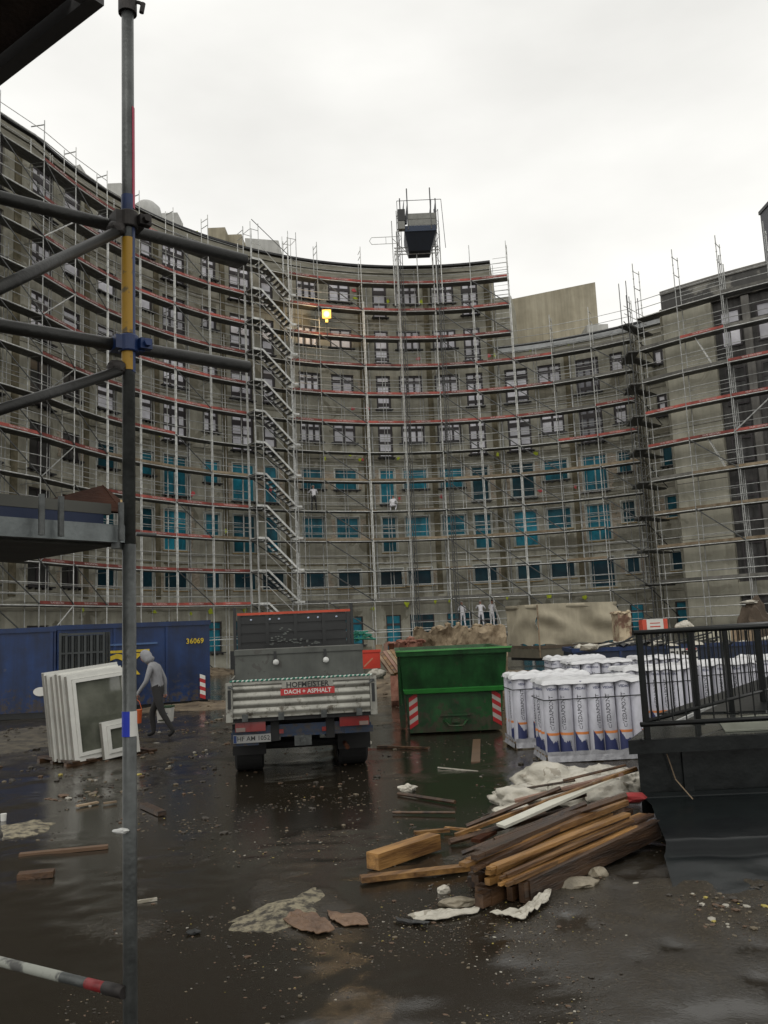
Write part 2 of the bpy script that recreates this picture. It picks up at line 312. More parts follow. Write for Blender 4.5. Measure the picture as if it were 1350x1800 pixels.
# ------------------------------------------------------------------ curved building
CX, CY, RS = 4.33, 36.1, 20.6
RW = RS+1.05
def pol(phi, r, z=0.):
    r += max(0., -80-phi)*.12
    return V((CX+r*sin(RD(phi)), CY+r*cos(RD(phi)), z))
def hitwall(x, y, r=RW):
    d = ray(x, y); a = d.x**2+d.y**2; b_ = 2*(-CX*d.x-CY*d.y); c_ = CX*CX+CY*CY-r*r
    q = (-b_+sqrt(b_*b_-4*a*c_))/(2*a); P = V((0, 0, EYE))+d*q
    return math.degrees(atan2(P.x-CX, P.y-CY)), P.z
ROOF, ROOF2, PHI_STEP, PHI_END = 27.4, 21.05, 10.6, 44.0
# columns: (phi0, phi1, kind, first row, last row) kind: n normal, t tall
cols = [(-94.5, -91, 'n', 7), (-87.5, -84, 't', 7), (-79.6, -75.0, 't', 7), (-72.6, -69.1, 'n', 7), (-65.6, -61.9, 'n', 7), (-57.0, -54.6, 'n', 7), (-52.7, -48.2, 't', 7), (-45.1, -42.1, 'n', 7),
        (-39.6, -35.4, 't', 7), (-33.5, -31.1, 't', 7), (-26.6, -22.5, 'n', 7), (-20.4, -16.2, 'n', 7), (-12.0, -9.3, 't', 7), (-7.7, -3.3, 'n', 7), (-1.0, 3.4, 'n', 7),
        (4.8, 7.9, 't', 7), (11.9, 16.1, 't', 5), (17.8, 22.1, 'n', 5), (24.7, 28.9, 't', 5), (30.9, 33.2, 'n', 5), (38.5, 41.3, 'n', 5)]
tops = [2.85, 5.97, 9.5, 12.8, 16.05, 19.45, 22.75, 26.1]
wins = []
for ci, (a, b_, kd, last) in enumerate(cols):
    for r, zt in enumerate(tops):
        if r > last: continue
        h = 1.42
        if r == 0: h = 1.85 if kd == 'n' else 2.5
        elif r == 1: h = 1.2 if kd == 'n' else 1.25
        elif kd == 't': h = 2.42
        if ci == 18 and r == 1: h = 1.95
        if kd == 't' and r == 1 and ci in (9, 12, 15): aa, bb = (a+b_)/2-2.1, (a+b_)/2+2.1
        else: aa, bb = a, b_
        if ci == 14 and r == 1: continue
        wins.append((aa, bb, zt-h, zt, kd, r, ci))
B = thing('curved_building', 'long concave apartment block with unfinished grey-brown plaster and rows of blue filmed windows behind scaffolding', 'building', pol(-10, RW))
B0 = B.location.copy()
TB = Matrix.Translation(-B0)
phis = set(np.arange(-100, PHI_END+.01, 1.5).round(3)) | {PHI_STEP, PHI_END}
zsx = {0., 3.6, 6.9, 10., 13.4, 16.7, 20., ROOF2, 23.6, ROOF}
for (a, b_, z0, z1, *_r) in wins: phis |= {round(a, 3), round(b_, 3)}; zsx |= {round(z0, 3), round(z1, 3)}
phis = sorted(phis); zsx = sorted(zsx)
wl = MB()
def vid(i, j): return i*len(zsx)+j
for p in phis:
    for z in zsx: wl.v.append(tuple(pol(p, RW, z)-B0))
for i in range(len(phis)-1):
    pm = (phis[i]+phis[i+1])/2
    act = [w_ for w_ in wins if w_[0]-.01 < pm < w_[1]+.01]
    for j in range(len(zsx)-1):
        zm = (zsx[j]+zsx[j+1])/2
        if pm > PHI_STEP and zm > ROOF2: continue
        if any(w_[2]-.001 < zm < w_[3]+.001 for w_ in act): continue
        wl.f.append((vid(i, j), vid(i+1, j), vid(i+1, j+1), vid(i, j+1))); wl.m.append(0)
DP = .22
for (a, b_, z0, z1, *_r) in wins:   # reveals
    A0, A1, B1_, B2_ = pol(a, RW)-B0, pol(a, RW+DP)-B0, pol(b_, RW)-B0, pol(b_, RW+DP)-B0
    u = lambda p, z: (p.x, p.y, z)
    wl.face([u(A0, z0), u(A1, z0), u(A1, z1), u(A0, z1)]); wl.face([u(B2_, z0), u(B1_, z0), u(B1_, z1), u(B2_, z1)])
    wl.face([u(A0, z0), u(B1_, z0), u(B2_, z0), u(A1, z0)]); wl.face([u(A1, z1), u(B2_, z1), u(B1_, z1), u(A0, z1)])
wl.build('wall', concrete, B)
def arc_box(mb, a, b_, r0, r1, z0, z1, step=2.0, o=B0):
    n = max(1, int(math.ceil((b_-a)/step)))
    for k in range(n):
        p, q = a+(b_-a)*k/n, a+(b_-a)*(k+1)/n
        mb.hexa([pol(p, r0, z0)-o, pol(q, r0, z0)-o, pol(q, r1, z0)-o, pol(p, r1, z0)-o, pol(p, r0, z1)-o, pol(q, r0, z1)-o, pol(q, r1, z1)-o, pol(p, r1, z1)-o])
# cornice, roof edge, courses
for a_, b_, r_, z0_, z1_ in ((-100, PHI_STEP, .10, ROOF-1.1, ROOF-.55), (-100, PHI_STEP, .18, ROOF-.50, ROOF-.18), (PHI_STEP, PHI_END, .10, ROOF2-.95, ROOF2-.5)):
    mb = MB(); arc_box(mb, a_, b_, RW-r_, RW-.003, z0_, z1_); mb.build('cornice', band, B)
mb = MB(); arc_box(mb, -100, PHI_STEP, RW-.30, RW+.5, ROOF-.06, ROOF+.07); mb.build('roof_edge', roof_dark, B); mb = MB(); arc_box(mb, PHI_STEP, PHI_END, RW-.30, RW+.5, ROOF2-.06, ROOF2+.06); mb.build('roof_edge', roof_dark, B)
mb = MB(); arc_box(mb, PHI_STEP+.5, PHI_END, RW-.24, RW-.004, ROOF2-.40, ROOF2-.10); mb.build('gutter', zinc, B)
mb = MB()
arc_box(mb, -100, PHI_STEP, RW, RW+7, ROOF-.3, ROOF-.07, 6); arc_box(mb, PHI_STEP, PHI_END, RW, RW+7, ROOF2-.3, ROOF2-.07, 6)
mb.face([pol(PHI_STEP, RW, ROOF2)-B0, pol(PHI_STEP, RW+7, ROOF2)-B0, pol(PHI_STEP, RW+7, ROOF-.06)-B0, pol(PHI_STEP, RW, ROOF-.06)-B0])
mb.build('roof', concrete_roof, B)
for z in (3.55, 3.95, 4.45, 6.35, 6.75, 10.05, 10.25, 13.25, 13.5, 16.55, 16.8, 20.0, 20.2, 23.2, 23.45):
    e = PHI_STEP if z > ROOF2 else PHI_END
    mb = MB(); arc_box(mb, -100, e, RW-.045, RW+.01, z, z+(.14 if z in (3.55, 6.75, 10.05, 13.25, 16.55, 20.0, 23.2) else .05)); mb.build('string_course', band, B)
for p in (-89.5, -82, -66.8-1.1, -54.0, -41.0, -29.3, -14.4, -1.9, 9.6, 23.3, 35.3):
    w2 = .50; top = ROOF-1.15 if p < PHI_STEP else ROOF2-1.0
    zz = [0.05, 3.5] + []
    mb = MB(); arc_box(mb, p-w2, p+w2, RW-.05, RW+.01, 4.2, top); mb.build('masonry_strip', dark_strip, B)
mb = MB()    # downpipes
for p in (-48.0, -27.9, -14.4+1.2, -.6, 10.9, 24.7-.8, 34.2):
    top = ROOF-1.2 if p < PHI_STEP else ROOF2-1.1
    q = pol(p, RW-.12)-B0
    pb = MB().tube((q.x, q.y, 4.0), (q.x, q.y, top), .055, 6); pb.build('downpipe', galv, B)
random.seed(3)
for k, (a, b_, z0, z1, kd, r, ci) in enumerate(wins):   # exposed brick jambs, jagged
    if r in (1, 2, 3) and ci > 2 and random.random() < .55:
        for sgn, pe in ((-1, a), (1, b_)):
            mb = MB()
            nz = int((z1-z0)/.16)
            for q in range(nz):
                ww = random.uniform(.5, 1.15); p0, p1 = sorted((pe+sgn*.12, pe+sgn*(.12+ww)))
                mb.hexa([pol(p0, RW-.022, z0+q*.16)-B0, pol(p1, RW-.022, z0+q*.16)-B0, pol(p1, RW+.01, z0+q*.16)-B0, pol(p0, RW+.01, z0+q*.16)-B0,
                         pol(p0, RW-.022, z0+q*.16+.158)-B0, pol(p1, RW-.022, z0+q*.16+.158)-B0, pol(p1, RW+.01, z0+q*.16+.158)-B0, pol(p0, RW+.01, z0+q*.16+.158)-B0])
            mb.build('brick_patch', brick, B)
# window prototypes: local x 0..1 (scaled), y into wall, z 0..1 (scaled)
def local_T(a, b_, z0, z1, r, o=B0):
    A, C_ = pol(a, r)-o, pol(b_, r)-o; d = C_-A; Lg = d.length; d.normalize(); n = V((-d.y, d.x, 0))
    if n.dot(pol((a+b_)/2, r)-V((CX, CY, 0))) < 0: n = -n
    M = Matrix(((d.x*Lg, n.x, 0, A.x), (d.y*Lg, n.y, 0, A.y), (0, 0, z1-z0, z0), (0, 0, 0, 1)))
    return M, Lg
wcache = {}
def win_mesh(key, fw, W, H, mull, trans, mat_f):
    if key not in wcache:
        mb = MB(); fx, fz = fw/W, fw/H
        mb.box(0, fx, .10, .19, 0, 1); mb.box(1-fx, 1, .10, .19, 0, 1); mb.box(fx, 1-fx, .10, .19, 0, fz); mb.box(fx, 1-fx, .10, .19, 1-fz, 1)
        for q in mull: mb.box(q-fx*.55, q+fx*.55, .105, .185, fz, 1-fz)
        if mat_f is frame_pale:
            mb.box(-fx*1.1, 0, -.035, .10, -fz, 1+fz); mb.box(1, 1+fx*1.1, -.035, .10, -fz, 1+fz); mb.box(0, 1, -.035, .10, 1, 1+fz); mb.box(0, 1, -.035, .10, -fz, 0)
        for (za, zb) in trans:
            mb.box(fx, 1-fx, .098, .188, za, zb)
        me = mb.mesh('window'); me.materials.append(mat_f); wcache[key] = me
    return wcache[key]
pcache = {}
def pane_mesh(mt):
    if mt.name not in pcache:
        me = MB().box(.01, .99, .15, .20, .01, .99).mesh('pane'); me.materials.append(mt); pcache[mt.name] = me
    return pcache[mt.name]
def sill_mesh(kind):
    if kind not in pcache:
        if kind == 'w': mb = MB().box(-.08, 1.08, -.10, .12, 0, .05)
        else:
            mb = MB().box(-.10, 1.10, -.22, .12, 0, .07)
            for q in (.05, .35, .65, .95): mb.box(q-.03, q+.03, -.18, -.02, -.09, -.002)
        me = mb.mesh('sill'); me.materials.append(sill_wood if kind == 'w' else sill_dark); pcache[kind] = me
    return pcache[kind]
for (a, b_, z0, z1, kd, r, ci) in wins:
    M, W = local_T(a, b_, z0, z1, RW); H = z1-z0
    left_dark = ci <= 3
    if r >= 4 and not (left_dark and r == 4):
        pm, fm, fw = pane_white, frame_dark, .13
        if ci == 18: pm = MATS.get('film_grey') or mat('film_grey', (.16, .16, .18), .3, col2=(.3, .3, .33), scale=.8)
        mull = ([.36, .66] if (ci+r) % 3 else [.5]) if W > 1.4 else ([.5] if (ci+r) % 2 and W > .95 else [])
        trans = [(.60, .74)] if kd == 'n' else [(.10, .20), (.40, .47), (.70, .84)]
    elif left_dark: pm, fm, fw, mull, trans = pane_black, frame_dark, .10, ([.5] if W > 1.3 else []), []
    elif r in (2, 3): pm, fm, fw, mull, trans = pane_teal, frame_pale, .07, [.5] if W > 1.4 and kd == 't' else [], [(.66, .69)] if kd == 't' else []
    elif r == 1: pm, fm, fw, mull, trans = pane_navy, frame_pale, .07, [], []
    else: pm, fm, fw, mull, trans = pane_teal, frame_dark, .07, [.5] if W > 1.3 else [], [(.72, .78)]
    wd = round(W, 1); key = (kd, wd, round(H, 1), pm.name)
    nm = 'window' if kd == 'n' else 'tall_window'
    f = link(nm, win_mesh(key, fw, wd, H, mull, trans, fm), fm, B, T=M)
    p = link('pane', pane_mesh(pm), pm, f, T=Matrix.Identity(4))
    kind = 'w' if (r in (1, 2) and ci > 3) else 'd'
    Ms = Matrix.Translation((0, 0, -.07/H)) @ Matrix.Diagonal((1, 1, 1/H, 1))
    link('sill', sill_mesh(kind), sill_dark, f, T=Ms)
random.seed(41)   # repaired plaster patches and bare lintels
rep = mat('fresh_grey_plaster', (.34, .335, .30), .9, col2=(.44, .43, .385), scale=2, streak=.1, spec=.2)
for k in range(34):
    gi = random.randrange(3, len(cols)-2); a = cols[gi][1]+.5; b_ = cols[gi+1][0]-.5; r_ = random.randrange(0, 6)
    if b_-a < 1.2: continue
    w_ = random.uniform(.5, 1.)*(b_-a); a0 = random.uniform(a, b_-w_); z0 = tops[r_]-1.4+random.uniform(-.2, .5); mb = MB(); arc_box(mb, a0, a0+w_, RW-.012-.001*(k % 5), RW+.01, z0, z0+random.uniform(.5, 1.5)); mb.build('plaster_patch', (rep, brick, concrete_pale)[k % 3], B)
for (a, b_, z0, z1, kd, r, ci) in wins:
    if r == 1 and ci > 3: mb = MB(); arc_box(mb, a-.15, b_+.15, RW-.03, RW+.01, z1+.28, z1+.42); mb.build('lintel', dark_strip, B)
# spray marks
random.seed(11)
sp = [(280, 765, 0), (347, 410, 0), (370, 1075, 0), (335, 1078, 0), (270, 1076, 0), (145, 1072, 0), (430, 1073, 0), (655, 1070, 0), (715, 1062, 0), (765, 1057, 0), (790, 1057, 0), (892, 1050, 0), (965, 1048, 0), (1028, 1050, 0),
      (625, 525, 0), (682, 530, 0), (740, 532, 0), (633, 808, 0), (571, 807, 0), (700, 806, 0), (615, 800, 0), (875, 799, 0), (942, 798, 0), (870, 625, 0), (932, 618, 0), (1000, 610, 0), (396, 933, 0), (475, 862, 1), (338, 868, 1), (702, 876, 1), (776, 873, 1), (950, 863, 1), (1012, 856, 1),
      (620, 719, 1), (647, 718, 1), (637, 808, 1), (622, 511, 1), (735, 631, 1), (860, 625, 1)]
for (x, y, c) in sp:
    ph, z = hitwall(x, y); mb = MB()
    n_ = 11; ang = [2*pi*q/n_ for q in range(n_)]; rd = [random.uniform(.4, 1.) for q in ang]; wx, wz = random.uniform(.28, .6), random.uniform(.12, .26)
    F_ = [pol(ph+wx*rd[q]*cos(ang[q]), RW-.052, z+wz*rd[q]*sin(ang[q]))-B0 for q in range(n_)]; K_ = [pol(ph+wx*rd[q]*cos(ang[q]), RW+.01, z+wz*rd[q]*sin(ang[q]))-B0 for q in range(n_)]
    mb.face(F_)
    for q in range(n_): mb.face([F_[q], K_[q], K_[(q+1) % n_], F_[(q+1) % n_]])
    mb.build('spray_mark', (spray_y, spray_p)[c], B)
# step stub behind the roof edge right of the high block, seen at x 860-895
mb = MB(); arc_box(mb, PHI_STEP+.02, PHI_STEP+3.4, RW+.5, RW+4, ROOF2+.05, ROOF2+3.9); mb.build('setback_wall', concrete, B)

# ------------------------------------------------------------------ roof volumes
def roof_block(name, label, cat, xl, xr, yt, yb, dist, depth, mt, slope=0, cap=None):
    P = aty(xl, (yt+yb)/2, dist); Q = aty(xr, (yt+yb)/2, dist); zt = aty((xl+xr)/2, yt, dist).z; zb = aty((xl+xr)/2, yb, dist).z
    t_ = thing(name, label, cat, (P.x, dist, zb)); W = Q.x-P.x
    mb = MB(); h = zt-zb
    mb.hexa([(0, 0, 0), (W, 0, 0), (W, depth, 0), (0, depth, 0), (0, 0, h-slope), (W, 0, h), (W, depth, h), (0, depth, h-slope)]); mb.build('body', mt, t_)
    if cap:
        mb = MB().box(-.12, W+.12, -.12, depth+.12, h+.003, h+.12); mb.build('cap', cap, t_)
    return t_
roof_grey = mat('pale_roof_box', (.36, .36, .34), .7, col2=(.46, .46, .44), scale=1.2, streak=.1)
roof_block('roof_stairhead', 'big plain concrete block with slanting top standing behind the lower roof', 'roof structure', 897, 1052, 499, 640, 62, 8, concrete_roof, 1.1)
roof_block('ventilation_box', 'small pale box on the lower roof right of the big concrete block', 'ventilation box', 1033, 1070, 570, 600, 58, 2, roof_grey)
roof_block('chimney', 'tan plastered chimney with two bays behind roof edge left of stair tower', 'chimney', 366, 396, 400, 450, 54, 2, concrete_roof, cap=None)
roof_block('chimney', 'smaller tan chimney close left of the pale stair-tower hood', 'chimney', 397, 425, 412, 450, 55, 2, concrete_roof)
roof_block('ventilation_box', 'square pale grey ventilation box alone on the curved roof between two chimneys', 'ventilation box', 284, 312, 374, 420, 53, 1.6, roof_grey, cap=None)
t_ = thing('roof_dome_hatch', 'rounded pale hatch on the roof just right of the near steel pole', 'roof hatch', aty(258, 395, 51))
mb = MB()
mb.lathe([(.95, -1.5), (.95, .7), (.85, 1.1), (.5, 1.45), (.05, 1.55)], n=20); mb.build('dome', roof_grey, t_, smooth=True); MB().lathe([(1.02, -1.5), (1.02, -.2)], n=20).build('base_ring', zinc, t_)
roof_block('ventilation_box', 'pale roof box left of the near steel pole', 'ventilation box', 188, 213, 322, 370, 49, 1.6, roof_grey)
roof_block('roof_parapet_box', 'long low pale roof box on the left wing', 'roof structure', 78, 140, 290, 340, 46, 1.0, roof_grey, .9)
roof_block('stairhead_hood', 'wide pale sheet-metal stairhead behind the scaffold stair top', 'roof structure', 431, 490, 424, 460, 57.5, 3, roof_grey, -.3)
t_ = thing('dark_tower', 'dark tall tower corner at the right edge behind the right wing', 'tower', (33.95, 62, 0)); MB().box(0, 8, 0, 8, 0, 36.3).build('wall', mat('dark_cladding', (.05, .05, .06), .6), t_); MB().box(-.1, 8.1, -.1, 8.1, 36.303, 36.6).build('roof_edge', roof_dark, t_)

# ------------------------------------------------------------------ right wing building
R1, R2, R3 = V((15.82, 49.37, 0)), V((17.63, 47.58, 0)), V((19.57, 45.95, 0))
RPTS = [R1, R2, R3, V((21.65, 44.45, 0)), V((23.85, 43.15, 0)), V((26.1, 42.0, 0)), V((28.5, 41.1, 0))]
def wing_off(d):   # offset polyline outward (away from court)
    o = []
    for i, p in enumerate(RPTS):
        a = RPTS[max(0, i-1)]; b_ = RPTS[min(len(RPTS)-1, i+1)]; t_ = (b_-a).normalized(); n = V((-t_.y, t_.x, 0))
        if n.dot(V((1, 1, 0))) < 0: n = -n
        o.append(p+n*d)
    return o
WW = wing_off(1.05)
c0 = atz(1155, 515, ROOF2+.9)
WR = 21.95
k0 = V((WW[0].x, WW[0].y, 0)); dirw = (WW[1]-WW[0]).normalized()
# place pier's left corner on line of first segment where x=1187 at mid height
def corner_on(x, y):
    d = ray(x, y); A = WW[0]; n = V((-dirw.y, dirw.x)); q = (n.x*A.x+n.y*A.y)/(n.x*d.x+n.y*d.y); return V((0, 0, EYE))+d*q
pc = corner_on(1186, 800); WR = corner_on(1155, 515).z
W0 = V((pc.x, pc.y, 0))
wing = thing('right_wing_building', 'right wing of the block with a blank pale concrete pier and dark grey insulated wall', 'building', W0)
poly = [W0]+[p for p in WW[1:]]
# distance along polyline
def along(s):
    for a, b_ in zip(poly, poly[1:]):
        l = (b_-a).length
        if s <= l: return a+(b_-a)*(s/l), (b_-a).normalized()
        s -= l
    return poly[-1], (poly[-1]-poly[-2]).normalized()
def wseg(mb, s0, s1, z0, z1, off0, off1, step=1.2):
    n = max(1, int(math.ceil((s1-s0)/step)))
    for k in range(n):
        p, tp = along(s0+(s1-s0)*k/n); q, tq = along(s0+(s1-s0)*(k+1)/n)
        np_, nq = V((-tp.y, tp.x, 0)), V((-tq.y, tq.x, 0))
        if np_.y < 0: np_ = -np_
        if nq.y < 0: nq = -nq
        P = [p+np_*off0-W0, q+nq*off0-W0, q+nq*off1-W0, p+np_*off1-W0]
        mb.hexa([V((c.x, c.y, z0)) for c in P]+[V((c.x, c.y, z1)) for c in P])
SP = 2.95     # width of plain pier
mb = MB(); wseg(mb, 0, SP, 0, WR-1.55, 0, .6, 3); mb.build('concrete_pier', concrete_pale, wing)
for z in (3.0, 6.3, 9.6, 12.9, 16.2): mb = MB(); wseg(mb, 0, SP, z, z+.03, -.004, .01, 3); mb.build('panel_joint', dark_render, wing)
mb = MB(); wseg(mb, 0, 13, WR-1.55, WR-.25, .02, .6); mb.build('parapet', mat('patched_parapet', (.08, .078, .074), .9, col2=(.25, .24, .21), scale=.55, thr=(.52, .58), streak=.1), wing)
mb = MB(); wseg(mb, 0, 13, WR-.25, WR, -.05, .62); mb.build('roof_edge', grey_pier, wing)
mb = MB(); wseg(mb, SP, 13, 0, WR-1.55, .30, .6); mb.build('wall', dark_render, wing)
wwins = []
for q in range(5):
    s0 = SP+.35+q*2.0
    for r, zt in enumerate([2.6, 5.9, 9.3, 12.6, 15.9, 19.3]):
        wwins.append((s0, s0+1.15, zt-(2.2 if r else 2.0), zt))
for q in range(6):
    mb = MB(); s0 = SP+1.65+q*2.0; wseg(mb, s0, s0+.42, 3.2, WR-1.6, .1, .31); mb.build('pier', grey_pier, wing)
for (s0, s1, z0, z1) in wwins:
    p, t1 = along(s0); q, _ = along(s1); d = q-p; n = V((-d.y, d.x, 0)).normalized(); n = n if n.y > 0 else -n; A = p-W0+n*.12
    M = Matrix(((d.x, n.x, 0, A.x), (d.y, n.y, 0, A.y), (0, 0, z1-z0, z0), (0, 0, 0, 1)))
    top = z1 > 19
    f = link('window', win_mesh(('wing', top), .10, 1.15, z1-z0, [], [(.6, .66)], frame_dark), frame_dark, wing, T=M)
    link('pane', pane_mesh(pane_white if top and s0 < 9 else pane_black), pane_black, f, T=Matrix.Identity(4))
# lower frieze and return wall
mb = MB(); wseg(mb, SP, 13, 2.9, 3.7, .05, .32); mb.build('frieze', concrete_pale, wing)
q = pol(40.5, RW+.3)
mb = MB().face([(0, 0, 0), (q.x-W0.x, q.y-W0.y, 0), (q.x-W0.x, q.y-W0.y, WR-.3), (0, 0, WR-.3)]); mb.box(.02, .3, .3, .5, 0, WR-1, None); mb.build('return_wall', concrete, wing)

# ------------------------------------------------------------------ scaffolding
SA = [-102, -95, -88, -81, -73.9, -66.8, -59.8, -52.6, -45.4, -38.2, -29.2, -23.3, -14.6, -7.46, -.3, 6.8, 13.9, 21.2, 28.5, 35.8]
Z0 = 1.8
SC = thing('facade_scaffolding', 'tall curved tube scaffolding with red toe boards covering the concave apartment block', 'scaffolding', pol(-10, RS))
O0 = SC.location.copy()
def bayT(A, Bp, z, o):
    d = Bp-A; n = V((-d.y, d.x, 0)).normalized(); mid = (A+Bp)/2-V((CX, CY, 0))
    if n.dot(mid) < 0: n = -n
    A = A-o
    return Matrix(((d.x, n.x, 0, A.x), (d.y, n.y, 0, A.y), (0, 0, 1, z), (0, 0, 0, 1)))
def ms(name, fn, mats):
    mb = MB(); fn(mb); me = mb.mesh(name)
    for q in mats: me.materials.append(q)
    if len(mats) > 1: me.polygons.foreach_set('material_index', mb.m)
    me.update(); return me
def f_deck(mb):
    mb.box(.008, .992, .02, .34, -.09, 0); mb.box(.008, .992, .37, .69, -.09, 0)
M_deck = ms('deck', f_deck, [deck_m])
def f_edge(mb): mb.tube((0, -.01, -.05), (1, -.01, -.05), .028, 6)
M_led = ms('ledger', f_edge, [galv_white])
def f_toe(with_text):
    def g(mb):
        mb.mi(0).box(.012, .988, -.03, -.004, .003, .155)
        if with_text:
            mb.mi(1); vs, fs = text_geo('TEUPE GERÜSTBAU', .12)
            T = Matrix(((1/2.57, 0, 0, .5), (0, 0, 1, -.034), (0, 1, 0, .078), (0, 0, 0, 1)))
            T = Matrix(((1/2.57, 0, 0, .5), (0, 0, -1, -.034), (0, 1, 0, .078), (0, 0, 0, 1)))
            mb.add(vs, fs, T)
    return g
M_toe = {'r': ms('toe_board', f_toe(1), [red_board, letter_w]), 'w': ms('toe_board', f_toe(0), [wood_board]), 'g': ms('toe_board', f_toe(0), [grey_board])}
def f_rail(mb):
    for z in (.5, 1.0): mb.tube((0, -.02, z), (1, -.02, z), .021, 5)
M_rail = ms('guardrail', f_rail, [galv])
def f_rail_in(mb):
    for z in (.5, 1.0): mb.tube((0, .71, z), (1, .71, z), .017, 5)
M_railin = ms('inner_rail', f_rail_in, [galv])
def f_br(a, b_):
    return lambda mb: mb.tube((a, -.05, 0), (b_, -.05, 2), .021, 5)
M_brA = ms('diagonal_brace', f_br(0, 1), [galv]); M_brB = ms('diagonal_brace', f_br(1, 0), [galv_dark])
def toe_kind(phi, k):
    if phi < -81: return 'r' if k in (3, 5) else None
    if phi < -38:
        if k == 6: return 'r' if phi < -50 and phi > -64 else None
        if k == 5: return 'w' if phi > -66 else 'r'
        if k == 4: return 'r' if phi > -66 else None
        if k == 3: return 'r' if phi < -44 else 'w'
        return 'r'
    if phi < -29: return None
    if phi < 14:
        if k >= 7: return 'r'
        return {6: None, 5: 'w', 4: None, 3: 'w', 2: None, 1: 'g'}.get(k)
    if phi < 21: return {9: 'r', 8: 'r', 7: 'r', 6: None, 5: 'w', 3: 'w'}.get(k)
    if phi < 28.5: return {9: 'g', 8: 'g', 7: 'g', 6: 'r', 5: 'w', 4: None, 3: None, 2: 'w'}.get(k)
    return {9: 'g', 8: 'g', 7: 'r', 6: 'r', 5: 'w'}.get(k)
from collections import defaultdict
POOL = defaultdict(list)     # name -> list of (screen size, mesh, matrix)
def proj_size(Mw, o):
    p = Mw @ V((.5, 0, 0)) + o; d = (p-V((0, 0, EYE))); w_ = d.dot(FW)
    if w_ < .5: return 0
    x = 675+F_PX*d.dot(RT)/w_; y = 900-F_PX*d.dot(UP)/w_
    if x < -30 or x > 1380 or y < -40: return 0
    vx = Mw.col[0].to_3d(); dd = d.normalized(); return vx.cross(dd).length/d.length
def flush(pool, parent, o, limit=100):
    for nm, L_ in pool.items():
        L_.sort(key=lambda q: -q[0])
        for sz, me, M in L_[:limit]: link(nm, me, None, parent, T=M)
        rest = L_[limit:]
        if rest:
            mb = MB(); mats = []
            for sz, me, M in rest:
                idx = []
                for q in me.materials:
                    if q not in mats: mats.append(q)
                    idx.append(mats.index(q))
                k = len(mb.v); mb.v += [tuple(M @ v.co) for v in me.vertices]
                for p in me.polygons: mb.f.append(tuple(k+i for i in p.vertices)); mb.m.append(idx[p.material_index])
            r_ = mb.build(nm, mats, parent); r_['kind'] = 'stuff'
def add(pool, nm, me, M, o): pool[nm].append((proj_size(M, o), me, M))
random.seed(5)
for i in range(len(SA)-1):
    a, b_ = SA[i], SA[i+1]; A, Bq = pol(a, RS), pol(b_, RS); pm = (a+b_)/2
    K = 12 if pm < 14 else 9
    stair = (a == -38.2)
    for k in range(1, K+1):
        z = Z0+2*k; M = bayT(A, Bq, z, O0)
        if k > 9 and a >= 13.9: continue
        add(POOL, 'deck', M_deck, M, O0); add(POOL, 'ledger', M_led, M, O0)
        if not stair:
            tk = toe_kind(pm, k)
            if tk: add(POOL, 'toe_board', M_toe[tk], M, O0)
            add(POOL, 'guardrail', M_rail, M, O0)
            if random.random() < .75: add(POOL, 'inner_rail', M_railin, M, O0)
    # ground lift ledgers and rails
    M = bayT(A, Bq, Z0-.9, O0); add(POOL, 'guardrail', M_rail, M, O0)
    M = bayT(A, Bq, Z0, O0); add(POOL, 'ledger', M_led, M, O0)
    if pm > -10:
        add(POOL, 'deck', M_deck, M, O0); add(POOL, 'guardrail', M_rail, M, O0)
for i, par, dk in ((3, 0, 0), (4, 1, 1), (7, 1, 1), (9, 1, 1), (11, 1, 1), (14, 1, 1), (15, 0, 1), (18, 0, 0), (0, 0, 0), (1, 0, 0), (2, 1, 0), (16, 1, 1)):
    a, b_ = SA[i], SA[i+1]
    for k in range(-1, 12 if b_ < 14 else 9):
        kk = (k+par) % 2 if i in (3,) else 1
        if i in (4, 7) and k % 2 == 0: continue
        M = bayT(pol(a, RS), pol(b_, RS), Z0+2*k if k >= 0 else 0, O0)
        add(POOL, 'diagonal_brace', M_brB if (kk or i != 3) else M_brA, M, O0)
# downward (silver) braces on the left bays
for i in (4,):
    for k in (2, 4, 6): add(POOL, 'diagonal_brace', M_brA, bayT(pol(SA[i-1], RS), pol(SA[i], RS), Z0+2*k, O0), O0)
M_tr = ms('transom', lambda mb: mb.tube((0, 0, -.08), (0, .73, -.08), .024, 6), [galv])
M_tie = ms('wall_tie', lambda mb: mb.tube((0, 0, 1.7), (0, 1.05, 1.7), .02, 5), [galv])
for i, a in enumerate(SA):
    top = 28.6 if a < 15 else 22.6; p = pol(a, RS)-O0; nr = V((sin(RD(a)), cos(RD(a)), 0)); tg = V((nr.y, -nr.x, 0))
    for k in range(0, 14):
        z = Z0+2*k; M = Matrix(((tg.x, nr.x, 0, p.x), (tg.y, nr.y, 0, p.y), (0, 0, 1, z), (0, 0, 0, 1)))
        if z < top: add(POOL, 'transom', M_tr, M, O0)
        if k % 2 and z < top-3.5: add(POOL, 'wall_tie', M_tie, M, O0)
flush(POOL, SC, O0)
